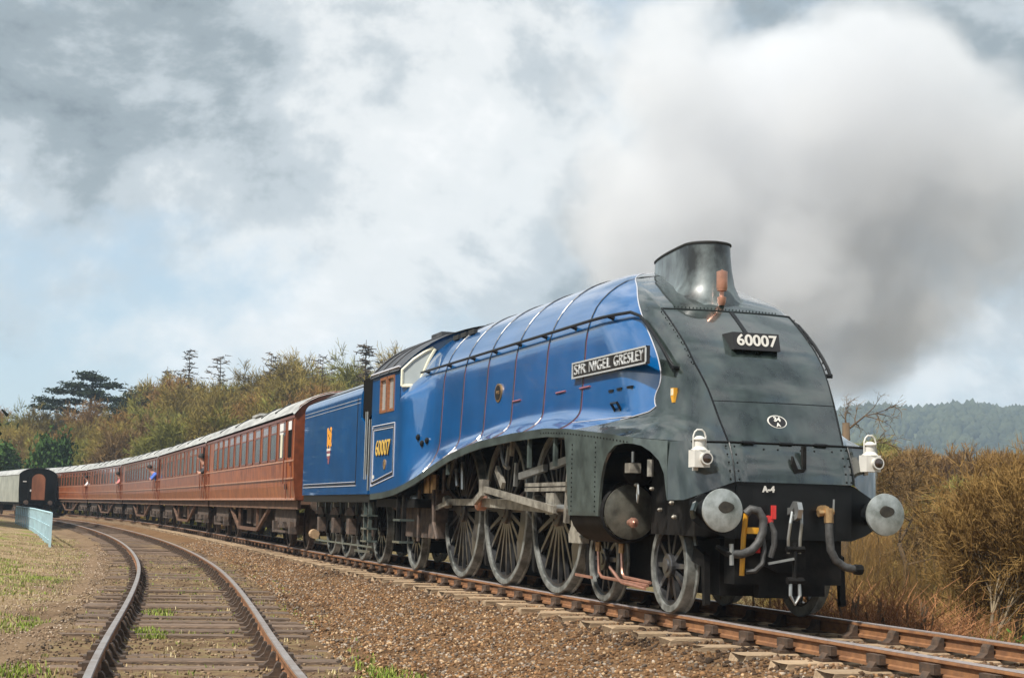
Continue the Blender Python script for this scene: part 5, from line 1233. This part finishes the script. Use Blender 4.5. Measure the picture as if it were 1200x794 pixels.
def conifer_mesh(seed, h, wid, dense, droop, twm, top=.03):
    rng = np.random.default_rng(seed); b = MB(); b.tube([(0,0,-.3),(.05,0,h*.5),(0,.05,h)], [.20,.12,.02], 6, cap=False); P0 = []; P1 = []; W = []
    z = h*.30
    while z < h*.985:
        f = 1-(z/h)
        for k in range(3):
            L = wid*(f**.45+.04)*rng.choice([.25,.5,.9,1.25])*rng.uniform(.7, 1.2)
            a = rng.uniform(0, 6.28); d = np.array([cos(a), sin(a), -droop+rng.uniform(-.15, .35)]); p = np.array([0, 0, z]); e = p+d*L; b.tube([p, e], [.035, .008], 3, cap=False)
            for _ in range(dense):
                m = p+(e-p)*rng.uniform(.25, 1.05); n = np.array([rng.normal(0, .5), rng.normal(0, .5), rng.normal(-.05, .25)]); P0.append(m); P1.append(m+n*.55); W.append(.10)
        z += h*rng.uniform(.012, .04)
    V, F = quads(np.array(P0), np.array(P1), np.array(W), rng); return b.mesh('trunk', MT['bark'], True, None, normals=False), raw_mesh('crown', V, F, [twm])
CON = [conifer_mesh(200, 13, 2.5, 9, .1, TW['larch']), conifer_mesh(201, 12, 2.3, 11, .1, TW['larch']), conifer_mesh(202, 12, 3.6, 7, -.15, TW['larch'])]
def cedar_mesh(seed, h):
    rng = np.random.default_rng(seed); b = MB(); b.tube([(0,0,-.3),(.2,0,h*.5),(.5,.1,h*.95)], [.35,.25,.05], 7, cap=False); P0 = []; P1 = []; W = []
    for z, L, a, n in [(.62,6.0,pi,9),(.70,5.6,pi*.92,9),(.78,4.2,pi*1.05,8),(.66,3.2,.1,6),(.74,3.4,-.2,7),(.84,2.6,pi*1.1,6),(.86,2.6,.2,6),(.93,1.5,1.2,5),(.95,1.3,4,5),(.80,3.0,1.4,5),(.77,2.8,-1.5,5)]:
        p = np.array([.4*z, 0, h*z]); d = np.array([cos(a), sin(a), rng.uniform(.0, .14)]); e = p+d*L; b.tube([p, p+(e-p)*.6, e], [.10,.06,.02], 4, cap=False)
        for i in range(n):
            c = p+(e-p)*(.25+.8*i/n)+rng.normal(0, .12, 3)
            for _ in range(75):
                m = c+np.array([rng.normal(0, .55), rng.normal(0, .55), rng.normal(.05, .14)]); q = m+np.array([rng.normal(0, .22), rng.normal(0, .22), rng.normal(.02, .12)]); P0.append(m); P1.append(q); W.append(.16)
    V, F = quads(np.array(P0), np.array(P1), np.array(W), rng); return b.mesh('trunk', MT['bark'], True, None, normals=False), raw_mesh('crown', V, F, [TW['pine']])
CED = cedar_mesh(300, 12)
def bush_mesh(seed, r, h, n, twm, size=.18):
    rng = np.random.default_rng(seed); C = rng.normal(0, 1, (26, 3)); C /= np.linalg.norm(C, axis=1, keepdims=True); C *= np.array([r*.75, r*.75, h*.38]); C[:,2] += h*.52
    P0 = np.repeat(C, n//26, 0)+rng.normal(0, .19*r, (26*(n//26), 3)); P0[:,2] = np.abs(P0[:,2]); d = rng.normal(0, 1, P0.shape); d /= np.linalg.norm(d, axis=1, keepdims=True); V, F = quads(P0, P0+d*size, np.full(len(P0), size*.6), rng)
    b = MB()
    for k in range(6): a = k*1.05; b.tube([(0,0,-.2),(cos(a)*r*.4, sin(a)*r*.4, h*.6)], [.06,.02], 4, cap=False)
    return b.mesh('trunk', MT['bark'], True, None, normals=False), raw_mesh('crown', V, F, [twm])
BUSH = [bush_mesh(400, 2.2, 3.8, 5200, TW['ivy'], .28), bush_mesh(401, 1.0, 1.0, 3200, TW['bush'], .10), bush_mesh(402, 3.2, 5.5, 6000, TW['pine'], .34)]
def scrub_mesh(seed, r, h, n, twm, barkm, w=.016, tall=.25):
    """a clump of upright whippy stems"""
    rng = np.random.default_rng(seed); b = MB(); P0 = []; P1 = []; W = []
    for i in range(n):
        a = rng.uniform(0, 6.28); q = r*sqrt(rng.random()); p = np.array([q*cos(a), q*sin(a), -.1]); H = h*rng.uniform(.45, 1.08)*(1-.35*(q/r)**2); lean = rng.normal(0, tall, 2)*H*.5; prev = p
        for s in range(4):
            t = (s+1)/4; c = p+np.array([lean[0]*t**1.5, lean[1]*t**1.5, H*t])+rng.normal(0, .03, 3); P0.append(prev); P1.append(c); W.append(w*(1.5-t))
            for _ in range(3):
                m = prev+(c-prev)*rng.random(); d = np.array([rng.normal(0, .5), rng.normal(0, .5), rng.uniform(.3, 1)]); L = H*.16*rng.uniform(.5, 1.5); P0.append(m); P1.append(m+d*L); W.append(w*.6)
            prev = c
    V, F = quads(np.array(P0), np.array(P1), np.array(W), rng)
    for k in range(5): a = k*1.26; b.tube([(cos(a)*r*.3, sin(a)*r*.3, -.2), (cos(a)*r*.4, sin(a)*r*.4, h*.35), (cos(a)*r*.45, sin(a)*r*.45+.1, h*.7)], [.035,.022,.010], 5, cap=False)
    return b.mesh('trunk', barkm, True, None, normals=False), raw_mesh('crown', V, F, [twm])

ORD = ['first','second','third','fourth','fifth','sixth','seventh','eighth','ninth','tenth','eleventh','twelfth','thirteenth','fourteenth','fifteenth','sixteenth','seventeenth','eighteenth','nineteenth','twentieth']+['twenty-'+w for w in ('first','second','third','fourth','fifth','sixth','seventh','eighth','ninth')]+['thirtieth']+['thirty-'+w for w in ('first','second','third','fourth','fifth','sixth','seventh','eighth','ninth')]+['fortieth']+['forty-'+w for w in ('first','second','third','fourth','fifth','sixth','seventh','eighth','ninth')]
TONE = {'twigs_olive': 'olive', 'twigs_brown': 'brown', 'twigs_russet': 'russet', 'twigs_green': 'yellow green', 'twigs_straw': 'straw coloured', 'twigs_rust': 'rust coloured'}
# --- the wood behind the train, front to back
def wood():
    G = 'leafless trees of the wood behind the train'
    lab = 'leafless olive brown tree crowded into the wood behind the train'
    rng = random.Random(11); k = 0
    for D, dpx, sc, kinds, rowname in ((126, 19, .80, COP, 'front'), (146, 25, .80, WOOD, 'second'), (168, 23, 1.0, WOOD, 'third'), (192, 25, 1.13, WOOD, 'back')):
        px = -40 + rng.uniform(0, 10); cnt = 0
        while px < 500:
            Dd = D*(1.12-.22*px/450)*rng.uniform(.96, 1.05); x, y = at_px(px, Dd)
            while y-float(ymain(x)) < 9 and Dd < 300: Dd += 6; x, y = at_px(px, Dd)
            if True:
                top = 1.0
                if D > 160: top = np.interp(px, [0, 60, 130, 200, 300, 380, 440, 500], [.92, .80, .80, .96, 1.0, .98, .94, .92])
                plant('leafless_tree', kinds[k % len(kinds)], x, y, sc*top*rng.uniform(.88, 1.1), TONE[kinds[k % len(kinds)][1].materials[0].name]+' leafless tree, '+ORD[cnt]+' from the left in the '+rowname+' row of the wood', 'tree', G, rng.uniform(0, 6.28)); k += 1; cnt += 1
            px += dpx*rng.uniform(.75, 1.3)
    # trees further along the line outside the picture, met again in the paintwork
    for i in range(26):
        x, y = at_px(-120-45*i, 95*rng.uniform(.85, 1.15)); plant('leafless_tree', WOOD[i % 5], x, y, rng.uniform(.95, 1.25), 'leafless tree, '+ORD[i]+' beyond the parked coach along the western wood', 'tree', G)
    for i in range(16):  # unseen hedge row added to darken the reflection in the paintwork
        x, y = at_px(-110-72*i, 84*rng.uniform(.95, 1.05)); plant('evergreen_shrub', BUSH[2], x, y, rng.uniform(1.0, 1.3), 'unseen dark evergreen shrub, '+ORD[i]+' along the western wood edge past the fence', 'shrub', 'unseen evergreen shrubs of the western wood edge', rng.uniform(0, 6.28))
    x, y = at_px(104, 205); plant('cedar_tree', CED, x, y, 1.14, 'dark flat-topped cedar standing above the wood', 'tree', rz=radians(84), dz=3.4)
    for px, D, i, sc, lab2, dz in ((222, 190, 0, 1.12, 'tall thin larch rising above the wood, nearest the cedar', 2.0), (258, 186, 2, 1.10, 'ragged broad-topped larch right of the tall thin larch', 2.0), (196, 200, 1, 1.10, 'short larch between the cedar and the tall thin larch', 1.5), (318, 176, 2, 1.08, 'spreading larch midway along the wood skyline', 1.8), (378, 168, 2, 1.0, 'leaning larch before the last conifer on the skyline', 1.8), (428, 160, 1, 1.10, 'bushy conifer on the skyline just behind the cab roof', 1.8)):
        x, y = at_px(px, D); plant('larch_tree', CON[i], x, y, sc, lab2, 'tree', 'conifers on the wood skyline', dz=dz+1.6)
    x, y = at_px(168, 195); plant('evergreen_tree', BUSH[2], x, y, 1.0, 'dark evergreen crown on the skyline beside the short larch', 'tree', dz=8.0)
    x, y = at_px(65, 152); plant('green_bush', BUSH[0], x, y, 1.75, 'round green leafy bush above the parked coach roof', 'bush', dz=.6, sx=.55)
    x, y = at_px(2, 168); plant('ivy_tree', BUSH[0], x, y, .95, 'ivy covered green tree at the left end of the wood', 'tree', dz=3.0)
wood()

# --- scrub on the far side of the line, right of the locomotive
def scrub():
    SC_ = [scrub_mesh(500, 1.6, 3.6, 330, TW['straw'], MT['bark'], .010), scrub_mesh(501, 1.5, 3.2, 330, TW['olive'], MT['bark'], .010), scrub_mesh(502, 1.5, 3.4, 330, TW['russet'], MT['bark'], .010), scrub_mesh(503, 1.4, 3.0, 320, TW['straw'], MT['bark'], .010)]
    BR = [scrub_mesh(520, 1.0, .85, 230, TW['rust'], MT['bark'], .012, 1.3), scrub_mesh(521, 1.1, .8, 230, TW['straw'], MT['bark'], .012, 1.3)]
    rng = random.Random(5); G = 'bare shrubs on the bank beyond the line'
    k = 0
    for D, step, sc, rowname in ((24, 60, .36, 'first'), (29, 46, .46, 'second'), (36, 38, .62, 'third'), (45, 30, .86, 'fourth'), (58, 26, 1.12, 'fifth'), (75, 22, 1.40, 'last')):
        px = 930+rng.uniform(0, 20); cnt = 0
        while px < 1330:
            x, y = at_px(px, D*rng.uniform(.94, 1.06)); t = np.interp(px, [950, 1040, 1100, 1175, 1260], [.86, .92, 1.0, 1.08, .98]) if D > 40 else 1
            if y-float(ymain(x)) > 2.6: plant('bare_shrub', SC_[(k*7+k//3) % 4], x, y, sc*t*rng.uniform(.85, 1.12), TONE[SC_[(k*7+k//3) % 4][1].materials[0].name]+' bare shrub, '+ORD[cnt]+' from the nose in the '+rowname+' row beyond the line', 'shrub', G, rng.uniform(0, 6.28)); k += 1; cnt += 1
            px += step*rng.uniform(.7, 1.3)
    px = 945; cnt = 0
    while px < 1300:
        for D in (19.3, 21.2, 23.2):
            x, y = at_px(px+rng.uniform(-20, 20), D*rng.uniform(.97, 1.03))
            if 1.9 < y-float(ymain(x)):
                bi = 0 if rng.random() < (.8 if px < 1090 else .3) else 1; plant('bracken_clump', BR[bi], x, y, rng.uniform(.8, 1.2), ('rust coloured' if bi == 0 else 'straw coloured')+' dead bracken clump, '+ORD[cnt]+' along the far rail from the nose', 'bracken', 'bracken clumps beside the far rail', rng.uniform(0, 6.28)); cnt += 1
        px += 24
    for px, D, sc, l in ((1165, 22.5, .95, 'bright green bush low by the far rail at the edge of view'), (1112, 23.5, .6, 'small green bush low by the far rail, left of the larger one')):
        x, y = at_px(px, D); plant('green_bush', BUSH[1], x, y, sc, l, 'bush')
    rg = np.random.default_rng(61); tb = MB(); tb.tube([(0,0,-.5),(.05,0,2.5),(-.03,.02,4.6),(.02,0,6.3)], [.22,.19,.165,.13], 8); P0 = []; P1 = []; W = []
    def limb(p, d, L, r, lev):
        q = np.array(p, float); d = np.array(d, float)
        for i in range(4):
            d = d+rg.normal(0, .22, 3); d /= np.linalg.norm(d); e = q+d*L/4; tb.tube([q, e], [r*(1-.2*i), r*(1-.2*(i+1))+.004], 5, cap=False) if r > .012 else (P0.append(q), P1.append(e), W.append(.022)); q = e
            if lev < 3:
                for _ in range(2): o_ = rg.normal(0, 1, 3); limb(q, d+o_/np.linalg.norm(o_)*.9, L*rg.uniform(.4, .62), r*.5, lev+1)
    for z, d, L, r in ((6.0,(.1,.9,.35),1.7,.040),(5.4,(.2,1,.2),1.5,.032),(5.2,(-.1,-1,.45),1.4,.05),(6.25,(0,.1,1),.7,.035),(3.9,(0,.9,.5),1.2,.028)): limb((0,0,z), d, L, r, 1)
    V, F = quads(np.array(P0), np.array(P1), np.array(W), rg); T1 = (tb.mesh('trunk', MT['bark'], True, None, normals=False), raw_mesh('crown', V, F, [TW['brown']]))
    x, y = at_px(994, 58); plant('bare_tree', T1, x, y, 1.0, 'bare tree with a stout trunk just right of the nose', 'tree', rz=camdir(994)-pi, dz=.2)
    T2 = tree_mesh(601, 5.5, 1.25, 5, 2, .45, .10, TW['brown'], MT['bark'], 3, .55, .024, trunk=.22, wob=.16, cut=.012)
    x, y = at_px(1062, 50); plant('bare_tree', T2, x, y, .86, 'low spreading bare tree beneath the wooded hill', 'tree', rz=2.4, dz=.6)
    T3 = tree_mesh(602, 4.2, .75, 4, 3, .9, .06, TW['straw'], MT['barkpale'], 4, .5, .018, trunk=.28, wob=.08, cut=.008)
    for px, D, sc, l in ((1128, 27, .95, 'pale barked sapling nearest the small green bush'), (1158, 26, 1.05, 'pale barked sapling with forked stems, tallest of three'), (1192, 28, 1.0, 'pale barked sapling at the edge of view')):
        x, y = at_px(px, D); plant('sapling', T3, x, y, sc*.62, l, 'tree', 'saplings beyond the line')
scrub()
def field_trees():
    rng = random.Random(77)
    for i in range(16):
        x, y = at_px(975+24*i+rng.uniform(-8, 8), 115*rng.uniform(.9, 1.2)); k = i % 3
        plant('field_tree', COP[k], x, y, rng.uniform(.85, 1.25), TONE[COP[k][1].materials[0].name]+' bare tree, '+ORD[i]+' from the nose in the hedgerow below the hill', 'tree', 'hedgerow trees below the hill', rng.uniform(0, 6.28))
field_trees()

# ------------------------------------------------------------------ wooded hill in the distance
def hill():
    cx, cy = at_px(1300, 1250); V = []; n, m = 70, 26; F = []
    a0, a1 = camdir(2300), camdir(500)
    def H(u, v):
        px = 2300-1800*u; env = np.interp(px, [500, 800, 1000, 1080, 1200, 1500, 2000, 2300], [.25, .45, .72, .82, .93, 1.05, .8, .6]); return -8+(103*env+5*sin(u*31)+3*sin(u*77+1))*smooth(v)
    for i in range(n+1):
        a = a0+(a1-a0)*i/n
        for j in range(m+1):
            D = 780+650*j/m; V.append((CAMP[0]+D*cos(a), CAMP[1]+D*sin(a), H(i/n, j/m*1.15)))
    F = [(i*(m+1)+j, i*(m+1)+j+1, (i+1)*(m+1)+j+1, (i+1)*(m+1)+j) for i in range(n) for j in range(m)]
    b = MB(); b.v = V; b.f = F; hm = mat('hill_grass', (.055,.062,.030), .9, var=.3, vscale=.02)
    b.build('hill', hm, kind='structure', smooth=True, label='wooded hill closing the view on the right')
    rng = np.random.default_rng(9); VV = []; FF = []; base = 0
    bm = bmesh.new(); bmesh.ops.create_icosphere(bm, subdivisions=1, radius=1); S = np.array([v.co[:] for v in bm.verts]); SF = np.array([[v.index for v in f.verts] for f in bm.faces]); bm.free()
    for _ in range(7000):
        u = rng.uniform(.52, .86) if rng.random() < .8 else rng.random(); v = rng.random()**.8; a = a0+(a1-a0)*u; D = 780+650*v
        P = S*rng.uniform(.5, 1.45, (len(S), 1))*np.array([3.6, 3.6, 4.8])*rng.uniform(.55, 1.25)+np.array([CAMP[0]+D*cos(a), CAMP[1]+D*sin(a), H(u, v*1.15)+3]); VV.append(P); FF.append(SF+base); base += len(S)
    wm = mat('hill_woodland', (.060,.068,.034), .9, col2=(.022,.028,.016), vscale=.05, spec=.1)
    o = link('distant_woodland', raw_mesh('distant_woodland', np.concatenate(VV), np.concatenate(FF), [wm]), kind='stuff', label='distant woodland covering the hill on the right', cat='woodland')
hill()

# ------------------------------------------------------------------ smoke drifting beyond the locomotive
def smoke():
    me = bpy.data.meshes.new('smoke'); bm = bmesh.new()
    bmesh.ops.create_icosphere(bm, subdivisions=4, radius=1); bm.to_mesh(me); bm.free()
    o = link('smoke', me, kind='stuff', label='grey chimney smoke billowing behind the locomotive nose', cat='smoke')
    a = camdir(930); D = 36; o.location = (CAMP[0]+D*cos(a), CAMP[1]+D*sin(a), 8.3); o.rotation_euler = (0, radians(0), a-pi/2); o.scale = (6.4, 4.6, 5.6)
    m = bpy.data.materials.new('smoke'); m.use_nodes = True; nt = m.node_tree; N, L = nt.nodes, nt.links; N.clear()
    out = N.new('ShaderNodeOutputMaterial'); pv = N.new('ShaderNodeVolumePrincipled'); L.new(pv.outputs[0], out.inputs['Volume'])
    pv.inputs['Color'].default_value = (.88, .895, .92, 1); pv.inputs['Anisotropy'].default_value = .0
    tc = N.new('ShaderNodeTexCoord'); ln = N.new('ShaderNodeVectorMath'); ln.operation = 'LENGTH'; L.new(tc.outputs['Object'], ln.inputs[0])
    n = N.new('ShaderNodeTexNoise'); n.inputs['Scale'].default_value = 1.9; n.inputs['Detail'].default_value = 7; n.inputs['Roughness'].default_value = .55; L.new(tc.outputs['Object'], n.inputs['Vector'])
    def M(op, a, b):
        q = N.new('ShaderNodeMath'); q.operation = op
        for i, v in enumerate((a, b)):
            if isinstance(v, (int, float)): q.inputs[i].default_value = v
            else: L.new(v, q.inputs[i])
        return q.outputs[0]
    e = M('SUBTRACT', .88, ln.outputs['Value']); f = M('MULTIPLY', M('SUBTRACT', n.outputs['Fac'], .5), 3.3)
    g = M('MULTIPLY', M('ADD', M('MULTIPLY', e, 1.6), f), 4.2); d = M('MULTIPLY', M('MINIMUM', M('MAXIMUM', g, 0.0), 1.0), M('MINIMUM', M('MAXIMUM', M('MULTIPLY', M('SUBTRACT', .99, ln.outputs['Value']), 6), 0), 1))
    L.new(M('MULTIPLY', d, .60), pv.inputs['Density']); me.materials.append(m)
smoke()

# ------------------------------------------------------------------ haze
def haze():
    b = MB(); b.box2((-1700, -1700, -14), (400, 1700, 125)); m = bpy.data.materials.new('haze'); m.use_nodes = True; nt = m.node_tree; nt.nodes.clear()
    out = nt.nodes.new('ShaderNodeOutputMaterial'); pv = nt.nodes.new('ShaderNodeVolumePrincipled'); nt.links.new(pv.outputs[0], out.inputs['Volume']); pv.inputs['Color'].default_value = (.62,.80,1,1); pv.inputs['Density'].default_value = .00032
    b.build('haze', m, kind='stuff', label='thin blue haze over the distant hill', cat='haze')
haze()
